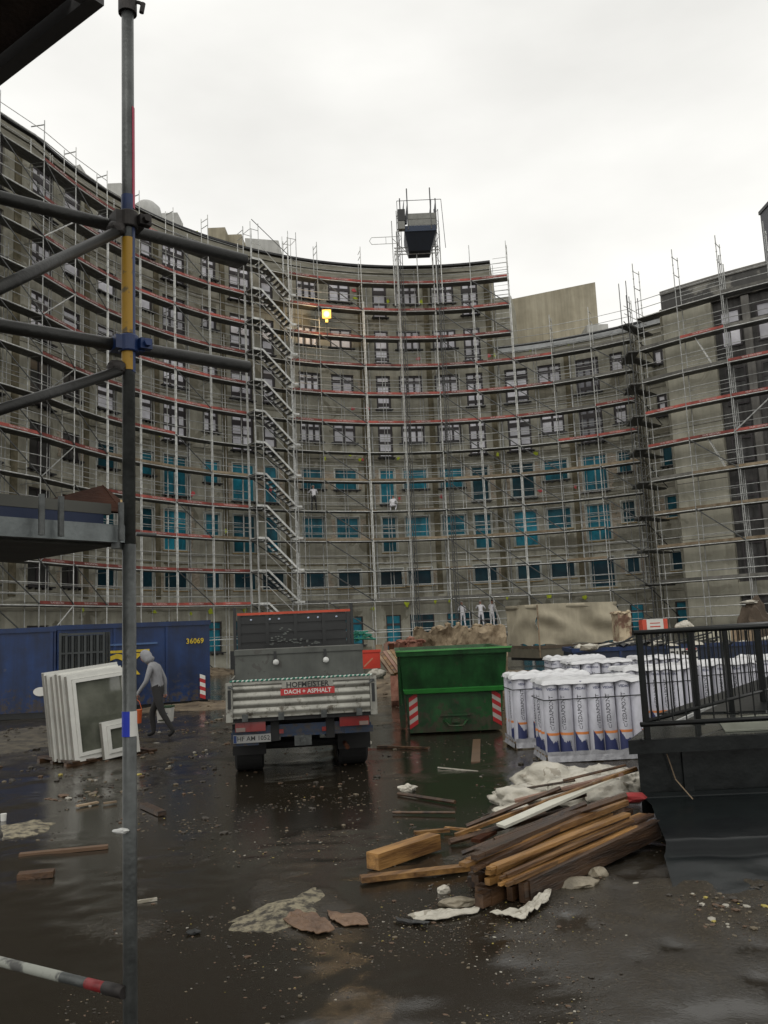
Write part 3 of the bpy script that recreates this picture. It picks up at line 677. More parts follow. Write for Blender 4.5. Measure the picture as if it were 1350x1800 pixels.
for i, a in enumerate(SA):
    top = 27.95 if a < -50 else (28.4 if a < 15 else 22.6)
    wide = a in (-66.8, -59.8, -45.4, -38.2, -7.46, -14.6, 6.8, -52.6, 13.9)
    p = pol(a, RS)-O0; q = pol(a, RS+.73)-O0; nrm = (q-p).normalized(); tg = V((nrm.y, -nrm.x, 0))
    for pt, nm, tp in ((p, 'standard', top), (q, 'standard', top-(.0 if i % 3 else .9))):
        mb = MB(); mb.tube((pt.x, pt.y, .04), (pt.x, pt.y, tp), .026, 7); mb.box(pt.x-.08, pt.x+.08, pt.y-.08, pt.y+.08, 0, .02)
        for k in range(0, 13):
            z = Z0+2*k
            if z < tp-1:
                for dz in (0, .5, 1.0): mb.tube((pt.x, pt.y, z+dz-.03), (pt.x, pt.y, z+dz+.03), .042, 7)
        if wide and pt is p:
            mb.tube((p+tg*.09).to_tuple()[:2]+(3.8,), (p+tg*.09).to_tuple()[:2]+(top-4,), .04, 6)
        mb.build(nm, galv_white if (i % 2 == 0 or wide) else galv, SC)
    mb = MB()
    mb.tube((p.x, p.y, top-.25), (q.x, q.y, top-.25), .022, 6); mb.build('top_crossbar', galv, SC)
for a in (-92, -85, -77.5, -70.5, -63.5, -56, -49, -42, -26, -19, -11, -4, 3, 10.5, 17.5, 25, 32):
    top = 27.0 if a < 14 else 20.6
    for da in (0, .55):
        q = pol(a+da, RS+.62)-O0; z0 = random.choice((0, 0, 3.8, 7.8)); z1 = top-random.choice((0, 0, 2, 6))
        mb = MB(); mb.tube((q.x, q.y, z0), (q.x, q.y, z1), .022, 5); mb.build('inner_standard', random.choice((galv_white, galv, galv)), SC)
# top guardrails at the left
mb = MB()
for i in range(0, 5):
    A, Bq = pol(SA[i], RS)-O0, pol(SA[i+1], RS)-O0
    for z in (26.85, 27.35): MB().tube((A.x, A.y, z), (Bq.x, Bq.y, z), .02, 5).build('top_rail', galv_white, SC)
mb = MB()
for i in range(15, 19):
    A, Bq = pol(SA[i], RS)-O0, pol(SA[i+1], RS)-O0
    for z in (21.3, 21.8): MB().tube((A.x, A.y, z), (Bq.x, Bq.y, z), .02, 5).build('top_rail', galv, SC)
# cantilevered end brackets at the right of the high part
mb = MB()
A, Bq = pol(13.9, RS)-O0, pol(11.2, RS)-O0
for k in (10, 11, 12):
    for dz in (.35, .7, 1.05, 1.4): MB().tube((A.x, A.y, Z0+2*k+dz), (Bq.x, Bq.y, Z0+2*k+dz), .017, 5).build('end_guardrail', galv_white, SC)
# material bundles left on decks
random.seed(21)
for k in range(26):
    i = random.randrange(4, 18); kk = random.randrange(1, 9); a = random.uniform(SA[i]+1, SA[i+1]-1); l = random.uniform(1., 2.5)
    p = pol(a, RS+.3, Z0+2*kk)-O0; tg = V((cos(RD(a)), -sin(RD(a)), 0))
    mb = MB().beam(p-tg*l/2+V((0, 0, .06)), p+tg*l/2+V((0, 0, .06)), .12, .1); mb.build('loose_plank', wood_board, SC)

# ---- stair tower
ST = thing('scaffold_stair_tower', 'zigzag of pale metal stair flights climbing the scaffolding left of the lit lamp', 'scaffold stairs', pol(-33.7, RS-.75))
OS = ST.location.copy()
ra, rb = RS-1.15, RS-.35
for k in range(0, 12):
    z = Z0+2*k; a0, a1 = -37.2, -30.2
    mb = MB()
    for rr_ in (ra, rb):
        P = [pol(a0-1.2, rr_, z+2)-OS, pol(a0+.8, rr_, z+2)-OS, pol(a1, rr_, z+.05)-OS, pol(a1+1., rr_, z+.05)-OS]
        for u, v_ in zip(P, P[1:]): mb.beam(u, v_, .045, .12)
        Hh = [q+V((0, 0, 1.0)) for q in P]
        if rr_ == ra:
            mb.path([P[0], Hh[0], Hh[1], Hh[2], P[2]], .02, 5)
    for s_ in range(9):
        f = (s_+.5)/9; p, q = pol(a0+.8+(a1-a0-.8)*f, ra, z+2-1.95*f)-OS, pol(a0+.8+(a1-a0-.8)*f, rb, z+2-1.95*f)-OS
        mb.mi(1).beam(p, q, .22, .03)
    mb.build('stair_flight', [galv_white, galv_dark], ST)
    mb = MB(); arc_box(mb, a0-1.4, a0+.7, ra, rb, z+1.93, z+1.98, o=OS); mb.build('landing', deck_m, ST)
for a in (-38.6, -36.9, -30.6, -28.9):
    for rr_ in (ra-.06, rb+.06):
        q = pol(a, rr_)-OS; MB().tube((q.x, q.y, 0), (q.x, q.y, 28.2), .024, 6).build('standard', galv, ST)
for k in range(1, 14):
    for rr_ in (ra-.06, rb+.06):
        for a, b_ in ((-38.6, -36.9), (-30.6, -28.9)):
            MB().tube(pol(a, rr_, Z0+2*k-.1)-OS, pol(b_, rr_, Z0+2*k-.1)-OS, .02, 5).build('ledger', galv, ST)
    for a in (-38.6, -28.9): MB().tube(pol(a, ra, Z0+2*k-.1)-OS, pol(a, rb, Z0+2*k-.1)-OS, .02, 5).build('transom', galv, ST)
mb = MB(); mb.tube(pol(-38.2, ra, 28.4)-OS, pol(-29.2, ra, 26.2)-OS, .024, 6); mb.build('top_brace', galv_dark, ST)

# ---- right wing scaffolding
SR = thing('wing_scaffolding', 'scaffolding with red and grey boards before the blank concrete pier at right', 'scaffolding', R1.copy())
OR = SR.location.copy(); Z1 = 1.92
POOL2 = defaultdict(list)
def bayTr(A, Bp, z, o):
    d = Bp-A; n = V((-d.y, d.x, 0)).normalized(); n = n if n.y > 0 else -n; A = A-o
    return Matrix(((d.x, n.x, 0, A.x), (d.y, n.y, 0, A.y), (0, 0, 1, z), (0, 0, 0, 1)))
q0 = pol(36.6, RS-.9)
for i in range(len(RPTS)-1):
    for k in range(0, 10):
        M = bayTr(RPTS[i], RPTS[i+1], Z1+2*k, OR)
        add(POOL2, 'deck', M_deck, M, OR); add(POOL2, 'ledger', M_led, M, OR); add(POOL2, 'guardrail', M_rail, M, OR)
        if i % 2: add(POOL2, 'inner_rail', M_railin, M, OR)
        tk = {9: [None, None, 'g', 'g', 'g', 'g'], 8: ['g', 'r', 'g', 'g', 'g', 'g'], 7: ['g', 'g', 'r', 'r', 'r', 'r'], 6: ['r', 'r', 'r', 'r', 'r', 'r'], 5: ['r', 'r', 'r', 'r', 'r', 'r'], 4: ['g', 'w', 'w', 'w', 'w', 'w'],
              3: ['w', 'w', 'w', 'r', 'w', 'w'], 2: ['w', 'w', 'w', 'w', 'w', 'w'], 1: ['g', 'g', 'g', 'g', 'g', 'g']}.get(k, [None]*6)[i]
        if tk: add(POOL2, 'toe_board', M_toe[tk], M, OR)
for k in range(0, 9):
    add(POOL2, 'deck', M_deck, bayTr(q0, R1, Z1+2*k, OR), OR); add(POOL2, 'guardrail', M_rail, bayTr(q0, R1, Z1+2*k, OR), OR)
QB = pol(39.5, RS+.5)
for k in range(0, 10):
    add(POOL2, 'deck', M_deck, bayTr(R1+V((-.35, .75, 0)), QB, Z1+2*k, OR), OR); add(POOL2, 'guardrail', M_rail, bayTr(R1+V((-.6, .5, 0)), QB+V((-.5, -.3, 0)), Z1+2*k, OR), OR)
    if k % 2 == 0: add(POOL2, 'diagonal_brace', M_brB, bayTr(R1+V((-.7, .5, 0)), QB, Z1+2*k, OR), OR)
for k in (2, 4): add(POOL2, 'diagonal_brace', M_brB, bayTr(R2, R3, Z1+2*k, OR), OR)
for k in (5,): add(POOL2, 'diagonal_brace', M_brA, bayTr(R3, RPTS[3], Z1+2*k, OR), OR)
flush(POOL2, SR, OR)
for (s_, k) in ((.55, 7), (.62, 4)):
    a = R2.lerp(R3, s_-.18)-OR; b_ = R2.lerp(R3, s_+.16)-OR; mb = MB()
    for o_ in (V((.0, .25, 0)), V((.2, .5, 0))): mb.tube((a.x+o_.x, a.y+o_.y, Z1+2*k+1.95), (b_.x+o_.x, b_.y+o_.y, Z1+2*k+.02), .022, 5)
    for q in range(8): f = (q+.5)/8; p = a.lerp(b_, f); z = Z1+2*k+1.95-1.93*f; mb.tube((p.x, p.y+.25, z), (p.x+.2, p.y+.5, z), .016, 5)
    mb.build('ladder', galv_white, SR)
inner = wing_off(.73)
for i, p in enumerate(RPTS):
    for pt, tp in ((p, WR+1.9), (inner[i], WR+1.6)):
        c = pt-OR; mb = MB(); mb.tube((c.x, c.y, 0), (c.x, c.y, tp), .026, 7)
        for k in range(0, 11):
            for dz in (0, .5, 1): mb.tube((c.x, c.y, Z1+2*k+dz-.03), (c.x, c.y, Z1+2*k+dz+.03), .042, 6)
        if i in (2,): mb.tube((c.x+.1, c.y, 0), (c.x+.1, c.y, tp-1.2), .035, 6)
        mb.build('standard', galv, SR)
    a, b_ = p-OR, inner[i]-OR
    for k in range(0, 11): MB().tube((a.x, a.y, Z1+2*k-.08), (b_.x, b_.y, Z1+2*k-.08), .024, 6).build('transom', galv, SR)
    MB().tube((a.x, a.y, WR+1.4), (b_.x, b_.y, WR+1.4), .022, 6).build('top_crossbar', galv, SR)
for dx in (0, .8):   # corner cluster next to the main scaffold
    for q in (q0+V((dx*.3, dx*.3, 0)), R1+V((-.75+dx*.4, .6-dx*.5, 0)), q0+V((.9, .6, 0))):
        c = q-OR; MB().tube((c.x, c.y, 0), (c.x, c.y, 22.4), .026, 6).build('standard', galv_dark, SR)

# ------------------------------------------------------------------ goods hoist on the scaffold
h0 = pol(-3.2, RS-.5); HO = thing('goods_hoist', 'dark blue goods hoist cage raised above the roof on two masts', 'hoist', (h0.x, h0.y, 0))
pcg = aty(737, 440, h0.y)
cx_ = pcg.x-h0.x
HZ = 29.0
mb = MB(); mb.hexa([(cx_-.75, -.5, 27.75), (cx_+.75, -.5, 27.75), (cx_+.75, .7, 27.75), (cx_-.75, .7, 27.75), (cx_-1.0, -1.1, HZ-.12), (cx_+1.15, -1.1, HZ-.12), (cx_+1.15, 1.1, HZ-.12), (cx_-1.0, 1.1, HZ-.12)]); mb.build('hopper', mat('hoist_dark', (.006, .010, .018), .6), HO)
mb = MB(); mb.box(cx_-1.0, cx_+1.2, -1.15, 1.15, HZ-.118, HZ+.28); mb.build('platform', mat('hoist_blue', (.008, .022, .055), .5), HO)
for z in (HZ+.30, HZ+.74): MB().box(cx_-.72, cx_+1.2, -1.18, -1.12, z, z+.41).build('side_panel', mat('hoist_panel', (.20, .20, .18), .6), HO)
for x, zt in ((cx_-1.25, 31.3), (cx_-.74, 32.0), (cx_+.85, 32.0), (cx_+1.2, 31.2)):
    MB().tube((x, -1.15, HZ), (x, -1.15, zt), .045, 6).build('cage_post', galv_dark, HO)
mb = MB(); mb.path([(cx_-1.45, -1.1, 27.6), (cx_-1.45, -1.1, 31.15), (cx_+1.3, -1.1, 31.15), (cx_+1.6, -1.1, 31.15), (cx_+1.75, -1.1, 27.6)], .022); mb.build('cage_frame', galv_dark, HO)
for x in (cx_-1.15, cx_-.9, cx_+.75, cx_+1.05): MB().tube((x, -1.0, HZ+.5), (x+.22, -.4, 31.5), .11, 5, .02).build('folded_gate', mat('hoist_gate', (.05, .055, .065), .5), HO)
MB().box(cx_-1.42, cx_-.98, -1.35, -.9, HZ+.0, HZ+.55).build('control_box', mat('hoist_panel', (.20, .20, .18), .6), HO); MB().box(cx_-1.42, cx_-.92, -1.3, .0, HZ+.62, HZ+1.45).build('motor', black_p, HO)
for xx in (cx_-1.35, cx_+1.3):
    mb = MB(); top = 31.0
    for dx, dy in ((-.14, 0), (.14, 0), (0, .22)): mb.tube((xx+dx, dy, 0), (xx+dx, dy, top), .026, 5)
    for k in range(int(top/.5)):
        z = k*.5; s_ = 1 if k % 2 else -1; mb.tube((xx-.14*s_, 0, z), (xx+.14*s_, 0, z+.5), .013, 4); mb.tube((xx-.14, 0, z), (xx, .22, z+.5), .013, 4)
    mb.build('mast', galv_dark, HO)
mb = MB(); mb.path([(cx_-1.4, -.3, 28.95), (cx_-3.3, -.3, 28.95), (cx_-3.45, -.3, 28.7), (cx_-3.3, -.3, 28.45), (cx_-1.4, -.3, 28.45)], .02); mb.tube((cx_-2.3, -.3, 28.95), (cx_-2.3, -.3, 28.45), .018)
mb.build('boom_gate', galv, HO)
for z in (27.72, 27.95, 28.2): MB().tube((cx_-1.75, -.1, z), (cx_+1.35, -.1, z), .04).build('base_rail', galv, HO)
for x, zt in ((cx_-1.85, 30.2), (cx_-1.55, 29.4), (cx_+1.1, 28.9), (cx_+1.45, 29.6), (cx_-.2, 28.2)): MB().tube((x, -.12, 24.), (x, -.12, zt), .035, 6).build('support_standard', galv, HO)
for x0, x1 in ((cx_-1.85, cx_-.9), (cx_+.5, cx_+1.45)): MB().tube((x0, -.15, 28.9), (x1, -.15, 27.8), .022, 5).build('support_brace', galv, HO)

# ------------------------------------------------------------------ lit work lamp on the scaffold
lp, lz = hitwall(574, 552, RS-.45); lq = pol(lp, RS-.45, lz)
LA = thing('work_lamp', 'lit yellow-white floodlight fixed high on a scaffold standard', 'floodlight', lq)
LM = bpy.data.materials.new('lamp_glow'); LM.use_nodes = True; bb = LM.node_tree.nodes['Principled BSDF']; bb.inputs['Emission Color'].default_value = (1, .76, .34, 1); bb.inputs['Emission Strength'].default_value = 1.9; bb.inputs['Base Color'].default_value = (.2, .12, .03, 1); bb.inputs['Specular IOR Level'].default_value = 0
d_ = (V((0, 0, EYE))-lq).normalized(); TL = frame_T((0, 0, 0), V((-d_.y, d_.x, 0)), d_.cross(V((-d_.y, d_.x, 0))))
MB().lathe([(.02, .055), (.19, .05), (.21, .0)][::-1], n=20, T=TL).build('lens', LM, LA)
L2_ = LM.copy(); L2_.name = 'lamp_reflector'; q2 = L2_.node_tree.nodes['Principled BSDF']; q2.inputs['Emission Color'].default_value = (1, .55, .12, 1); q2.inputs['Emission Strength'].default_value = .95
MB().box(-.29, .29, -.28, .28, -.004, .02, TL).build('reflector', L2_, LA)
MB().box(-.36, .36, -.34, .34, -.2, -.005, TL).build('housing', black_p, LA)
mb = MB(); mb.tube((0, 0, -.4), (0, .1, -1.6), .03); mb.build('bracket', galv_dark, LA); MB().box(-.09, .09, -.09, .09, -.62, -.42).build('junction_box', mat('yellow_plastic', (.5, .4, .1), .5, emit=0.), LA)
pl = bpy.data.lights.new('work_lamp_light', 'POINT'); plo = bpy.data.objects.new('work_lamp_light', pl); COL.objects.link(plo); plo.location = lq+d_*.25; pl.energy = 170; pl.specular_factor = 0.0; pl.color = (1, .68, .34); pl.shadow_soft_size = .25

exec_rest = True
# ------------------------------------------------------------------ people
def skin_mesh(chains, sub=1):
    """chains: list of (list of (point, radius), parent vertex index or None) -> evaluated mesh geometry"""
    vs = []; es = []; rs = []
    for ch, par in chains:
        prev = par
        for p, r in ch:
            vs.append(tuple(p)); rs.append(r)
            if prev is not None: es.append((prev, len(vs)-1))
            prev = len(vs)-1
    me = bpy.data.meshes.new('sk'); me.from_pydata(vs, es, []); o = bpy.data.objects.new('sk', me); COL.objects.link(o)
    md = o.modifiers.new('skin', 'SKIN'); md.use_smooth_shade = True
    sv = me.skin_vertices[0].data
    for i, r in enumerate(rs):
        sv[i].radius = (r, r) if not isinstance(r, tuple) else r; sv[i].use_root = (i == 0)
    if sub: o.modifiers.new('s', 'SUBSURF').levels = sub; 
    dg = bpy.context.evaluated_depsgraph_get(); res = bpy.data.meshes.new_from_object(o.evaluated_get(dg))
    bpy.data.objects.remove(o); return res
def hand(palm0, palm1, palm_n, side, curl=.8, sc=1.):
    """returns chains for palm and five fingers; palm0 wrist, palm1 knuckles"""
    a = (palm1-palm0).normalized(); n = palm_n.normalized(); b_ = a.cross(n).normalized()*side; out_ = []
    for i, (o_, l) in enumerate(((-.030, .062), (-.010, .072), (.011, .067), (.030, .052))):
        k = palm1-a*.02*sc+b_*o_*sc; m1 = k+(a*cos(curl*.5)+n*sin(curl*.5))*l*.5*sc; m2 = m1+(a*cos(curl*1.3)+n*sin(curl*1.3))*l*.35*sc; m3 = m2+(a*cos(curl*2.1)+n*sin(curl*2.1))*l*.3*sc
        out_.append([(k, .0095*sc), (m1, .0085*sc), (m2, .008*sc), (m3, .007*sc)])
    k = palm0+a*.025*sc-b_*.022*sc; t1 = k+(a*.5-b_*.8+n*.4).normalized()*.035*sc; t2 = t1+(a*.8-b_*.2+n*.7).normalized()*.03*sc
    out_.append([(k, .012*sc), (t1, .010*sc), (t2, .008*sc)]); return out_
def person(label, loc, rz, J, mats, hair=None, extra=None, group=None, sub=2):
    """J: dict of joints (local: x right, y forward, z up)"""
    P = thing('person', label, 'person', loc, rz, group)
    g_ = lambda k: V(J[k])
    pel, che, nek = g_('pelvis'), g_('chest'), g_('neck')
    mid = (pel+che)/2
    ch = [([(pel, (.15, .115)), (mid, (.135, .10)), (che, (.165, .115)), (nek, .06)], None)]
    def limb(keys, rs, par): ch.append(([(g_(k), r) for k, r in zip(keys, rs)], par))
    limb(('shL', 'elL', 'wrL', 'haL'), (.065, .048, .034, .036), 2); limb(('shR', 'elR', 'wrR', 'haR'), (.065, .048, .034, .036), 2)
    limb(('hipL', 'knL', 'anL', 'toL'), (.098, .068, .048, .042), 0); limb(('hipR', 'knR', 'anR', 'toR'), (.098, .068, .048, .042), 0)
    me = skin_mesh(ch, sub); 
    for q in mats['body']: me.materials.append(q)
    # colour by nearest limb
    hz = mats.get('waist', -9); foot = mats.get('foot')
    for p in me.polygons:
        c = p.center; p.use_smooth = True; idx = 0
        dmin = min((c-g_(k)).length for k in ('haL', 'haR'))
        legs = min(((c-g_(k)).length for k in ('knL', 'knR', 'anL', 'anR', 'hipL', 'hipR')))
        arm = min((c-g_(k)).length for k in ('wrL', 'wrR', 'elL', 'elR'))
        tor = min((c-che).length, (c-mid).length)
        if dmin < .06: idx = 2
        elif legs < tor and legs < arm: idx = 1
        if min((c-g_(k)).length for k in ('toL', 'toR')) < .11: idx = 3
        p.material_index = min(idx, len(mats['body'])-1)
    bo = bpy.data.objects.new('body', me); COL.objects.link(bo); bo.parent = P
    # hands
    mbh = MB()
    for sd, s_ in (('L', -1), ('R', 1)):
        w_, h_ = g_('wr'+sd), g_('ha'+sd); n_ = V((-s_, .2, 0))
        for cch in hand(w_, h_, n_, s_, J.get('curl', .8)):
            r_ = skin_mesh([(cch, None)], 1); mbh.add([v.co for v in r_.vertices], [tuple(p.vertices) for p in r_.polygons]); bpy.data.meshes.remove(r_)
    mbh.build('hands', skin_m, P, smooth=True)
    # head with face
    hd = g_('head'); f = (g_('face')-hd).normalized(); up = (hd-nek).normalized(); sd = f.cross(up).normalized(); up = sd.cross(f).normalized()
    T = Matrix(((sd.x, f.x, up.x, hd.x), (sd.y, f.y, up.y, hd.y), (sd.z, f.z, up.z, hd.z), (0, 0, 0, 1)))
    vs, fs = ico(3); o_ = []
    for p in vs:
        x, y, z = p; jaw = 1-.28*max(0, -z); x2 = x*.075*jaw; y2 = y*.095*(1-.1*max(0, -z)); z2 = z*.118
        if y > .75 and abs(x) < .2 and -.35 < z < .15: y2 += .022*(1-abs(x)/.2)*(1-abs(z+.1)/.28)
        if y > .6 and abs(z-.12) < .14 and .2 < abs(x) < .6: y2 -= .008
        if y > .7 and abs(z+.5) < .1 and abs(x) < .35: y2 += .005
        o_.append((x2, y2, z2))
    mb = MB(); mb.mi(0).add(o_, fs, T)
    for s_ in (-1, 1):
        mb.mi(1).rock(T @ V((.030*s_, .086, .012)), .010, .006, .006, 1, 0, 1); mb.mi(0).rock(T @ V((.078*s_, -.005, -.005)), .010, .02, .032, 2, .1, 1)
    mb.mi(2).rock(T @ V((0, .084, -.058)), .022, .006, .005, 1, 0, 1)
    mb.mi(0).tube(nek-up*.05, hd-up*.05, .052, 10)
    mb.build('head', [skin_m, black_p, mat('lips', (.30, .10, .09), .6)], P, smooth=True)
    if mats.get('cap'):
        mc = MB(); mc.lathe([(.092, .035), (.094, .06), (.080, .105), (.045, .132), (.005, .14)], n=16, T=T); mc.box(-.06, .06, .07, .15, .032, .042, T); mc.build('cap', mats['cap'], P, smooth=True)
    elif mats.get('hood'):
        ho_ = []
        for p in vs:
            x, y, z = p; q = V((x*.105, y*.125-.02, z*.15+.0))
            if y > .55: q.y = .055
            if z < -.4: q = V((q.x*1.25, q.y*1.1-.02, q.z-.02))
            ho_.append(q)
        mc = MB().add(ho_, [f_ for f_ in fs if sum(vs[i][1] for i in f_)/3 < .62], T); mc.build('hood', mats['hood'], P, smooth=True)
    if hair: MB().lathe([(.088, .03), (.09, .06), (.072, .105), (.03, .125)], n=14, T=T).build('hair', hair, P, smooth=True)
    return P
# walking man with buckets; local y is his forward direction
mp_ = atz(264, 1307, .0); MZ = ground_h(mp_.x, mp_.y)
walk = dict(pelvis=(0, 0, .93), chest=(0, .10, 1.33), neck=(0, .20, 1.50), head=(0, .29, 1.60), face=(0, .40, 1.54),
            shL=(-.19, .10, 1.40), elL=(-.25, .16, 1.13), wrL=(-.25, .34, .90), haL=(-.25, .38, .82),
            shR=(.19, .10, 1.40), elR=(.25, -.02, 1.13), wrR=(.26, -.02, .86), haR=(.26, -.02, .78),
            hipL=(-.10, .01, .88), knL=(-.10, -.10, .50), anL=(-.10, -.34, .13), toL=(-.10, -.22, .04),
            hipR=(.10, .01, .88), knR=(.10, .20, .48), anR=(.10, .16, .09), toR=(.10, .30, .045), curl=1.2)
man = person('worker in grey hooded sweatshirt and dark trousers walking left with two buckets', (mp_.x, 17.4, MZ), RD(82), walk,
             {'body': [hoodie_m, dark_cloth, skin_m, black_rub], 'hood': hoodie_m})
def bucket(label, loc, mt, lidm, r, h, square=False, mark=False, rz=0, hz=.2):
    b_ = thing('bucket', label, 'bucket', loc, rz)
    n = 4 if square else 18
    T = Matrix.Rotation(pi/4, 4, 'Z') if square else None
    mb = MB().lathe([(r*.86, 0), (r, h)], n=n, T=T); mb.build('tub', mt, b_)
    if lidm: MB().lathe([(r*1.06, h+.001), (r*1.06, h+.025), (r*.9, h+.03)], n=n, T=T).build('lid', lidm, b_)
    mb = MB(); rr_ = r*(.7 if square else 1.); mb.path([(-rr_, 0, h-.01), (-rr_*.6, 0, h+hz*.7), (-.0, 0, h+hz), (rr_*.6, 0, h+hz*.7), (rr_, 0, h-.01)], .006, 5); mb.build('handle', black_p if lidm else mt, b_)
    if mark:
        mb = MB(); y = -r*.7-.004
        mb.mi(0); vs, fs = text_geo('Knauf', .06) if False else text_geo('~~~~', .07, bold=.004); mb.add(vs, fs, Matrix.Translation((0, y, h*.62)) @ Matrix.Rotation(pi/2, 4, 'X'))
        mb.mi(1).box(-r*.5, r*.55, y-.001, y+.003, h*.12, h*.2); mb.build('printed_label', [navy_print, green_p], b_)
    return b_
hr = man.location+Matrix.Rotation(RD(82), 3, 'Z') @ V(walk['haR'])
hl = man.location+Matrix.Rotation(RD(82), 3, 'Z') @ V(walk['haL'])
bucket('white square plastic bucket with green lid in the walking worker\'s hand', (hr.x, hr.y, hr.z-.50), white_p, green_p, .21, .29, True, True, RD(0), .20)
bucket('orange bucket carried in the walking worker\'s far hand', (hl.x, hl.y, hl.z-.50), mat('orange_plastic', (.62, .12, .03), .5), None, .12, .26, hz=.22)
# scaffold workers
def on_deck(x, y, k, r=RS+.35):
    ph, z = hitwall(x, y, r); p = pol(ph, r, Z0+2*k+.003); return p, ph
stand = dict(pelvis=(0, 0, .95), chest=(0, .04, 1.34), neck=(0, .07, 1.52), head=(0, .12, 1.64), face=(0, .25, 1.60),
             shL=(-.19, .04, 1.42), elL=(-.30, .20, 1.24), wrL=(-.24, .42, 1.28), haL=(-.22, .49, 1.30),
             shR=(.19, .04, 1.42), elR=(.32, .16, 1.22), wrR=(.30, .38, 1.15), haR=(.29, .46, 1.17),
             hipL=(-.10, 0, .90), knL=(-.14, .03, .49), anL=(-.17, -.03, .09), toL=(-.19, .10, .04),
             hipR=(.10, 0, .90), knR=(.13, .04, .49), anR=(.15, -.02, .09), toR=(.18, .11, .04))
crouch = dict(pelvis=(0, -.12, .40), chest=(0, .10, .72), neck=(0, .22, .86), head=(0, .30, .96), face=(0, .42, .90),
              shL=(-.19, .10, .78), elL=(-.26, .26, .58), wrL=(-.22, .44, .52), haL=(-.20, .51, .50),
              shR=(.19, .10, .78), elR=(.27, .24, .60), wrR=(.24, .42, .50), haR=(.22, .49, .48),
              hipL=(-.12, -.10, .38), knL=(-.20, .28, .46), anL=(-.18, .04, .09), toL=(-.19, .18, .04),
              hipR=(.12, -.10, .38), knR=(.21, .26, .44), anR=(.18, .02, .09), toR=(.19, .16, .04))
wb = [overall, overall, skin_m, black_rub]
p, ph = on_deck(552, 880, 4); person('standing worker in white jacket, dark trousers and white cap working at a blue window', p, -RD(ph), stand, {'body': [overall, dark_cloth, skin_m, black_rub], 'cap': white_p}, group=None, sub=1)
p, ph = on_deck(690, 885, 4); person('crouching worker in white overalls on a deck at a narrow blue window', p, -RD(ph)-.4, crouch, {'body': wb}, hair=dark_cloth, sub=1)
s2 = dict(stand); s2.update(elL=(-.26, .1, 1.16), wrL=(-.2, .3, 1.05), haL=(-.18, .37, 1.05), elR=(.25, .05, 1.14), wrR=(.23, .25, .98), haR=(.22, .31, .95))
s3 = dict(s2); s3.update(knL=(-.1, .06, .5), anL=(-.08, -.06, .09), toL=(-.08, .07, .04))
p, ph = on_deck(813, 1075, 0, RS+.3); person('worker in white overalls and cap, leftmost of three on the lowest deck', p, -RD(ph)+.3, s2, {'body': wb, 'cap': white_p}, group='painters on the lowest deck', sub=1)
p, ph = on_deck(845, 1075, 0, RS+.3); person('worker in white overalls with legs apart, middle one on the lowest deck', p, -RD(ph), stand, {'body': wb, 'cap': white_p}, group='painters on the lowest deck', sub=1)
p, ph = on_deck(864, 1075, 0, RS+.45); person('worker in white overalls holding up a white sheet on the lowest deck', p, -RD(ph)-.6, s3, {'body': wb}, hair=dark_cloth, group='painters on the lowest deck', sub=1)
p, ph = on_deck(870, 1075, 0, RS+.2); sh = thing('board_sheet', 'tall curved white board held upright on the lowest deck', 'board', p, -RD(ph))
mb = MB()
for k in range(6):
    z0, z1 = k*.32, (k+1)*.32; x0, x1 = .25-.35*sin(k/6*1.6)**1.5, .25-.35*sin((k+1)/6*1.6)**1.5
    mb.hexa([(x0, 0, z0), (x0+.10, -.3, z0), (x0+.13, -.3, z0), (x0+.03, 0, z0), (x1, 0, z1), (x1+.10*(1-k/7), -.3, z1), (x1+.13*(1-k/7), -.3, z1), (x1+.03, 0, z1)])
mb.build('sheet', white_p, sh); MB().box(.2, .42, -.32, .0, -.0, .03).build('foot_strip', wood_old, sh)
#PART2
# ------------------------------------------------------------------ near scaffolding at the left
NS = thing('near_scaffolding', 'close-up steel scaffold pole with crossing tubes, coloured tape and deck at the left edge', 'scaffolding', (-.927, 3.05, 0))
ON = NS.location.copy(); EX = V((.79, .61, 0)).normalized(); NX = V((-.61, .79, 0))
near_galv = mat('worn_galvanised_steel', (.075, .08, .078), .42, metal=.45, scale=9, var=.35, bump=.15, bscale=60)
near_dark = mat('dark_worn_tube', (.020, .020, .018), .42, metal=.25, scale=8, var=.35, bump=.15, bscale=50)
clampm = mat('rusty_coupler', (.03, .026, .024), .6, metal=.4, scale=20, var=.4)
yellow_w = mat('worn_yellow_paint', (.36, .20, .008), .5, col2=(.12, .085, .03), scale=18, thr=(.55, .62))
blue_w = mat('worn_blue_tape', (.006, .025, .10), .45, scale=9, var=.3)
blue_lbl = mat('blue_label', (.008, .03, .42), .5)
mag = mat('magenta_tape', (.42, .03, .075), .5)
mb = MB().lathe([(.0242, 0), (.0242, 2.34)], n=24); mb.lathe([(.0232, 2.34), (.0232, 5.2)], n=24); mb.build('pole', near_galv, NS, smooth=False)
for p in NS.children[0].data.polygons: p.use_smooth = len(p.vertices) == 4
def zpole(y): return aty(227, y, 3.05).z
def shell(name, y0, y1, mt, a0=0, a1=2*pi, r=.0252):
    mb = MB(); z0, z1 = zpole(y1), zpole(y0); n = 20
    for i in range(n):
        t0, t1 = a0+(a1-a0)*i/n, a0+(a1-a0)*(i+1)/n
        P = [V((rr*cos(t), rr*sin(t), z)) for z in (z0, z1) for (t, rr) in ((t0, r), (t1, r), (t1, r-.002), (t0, r-.002))]
        mb.hexa(P)
    mb.build(name, mt, NS)
shell('magenta_tape', 190, 368, mag, -.55, .25, .0256); shell('blue_tape', 345, 372, blue_w, -2.9, -.5, .0257)
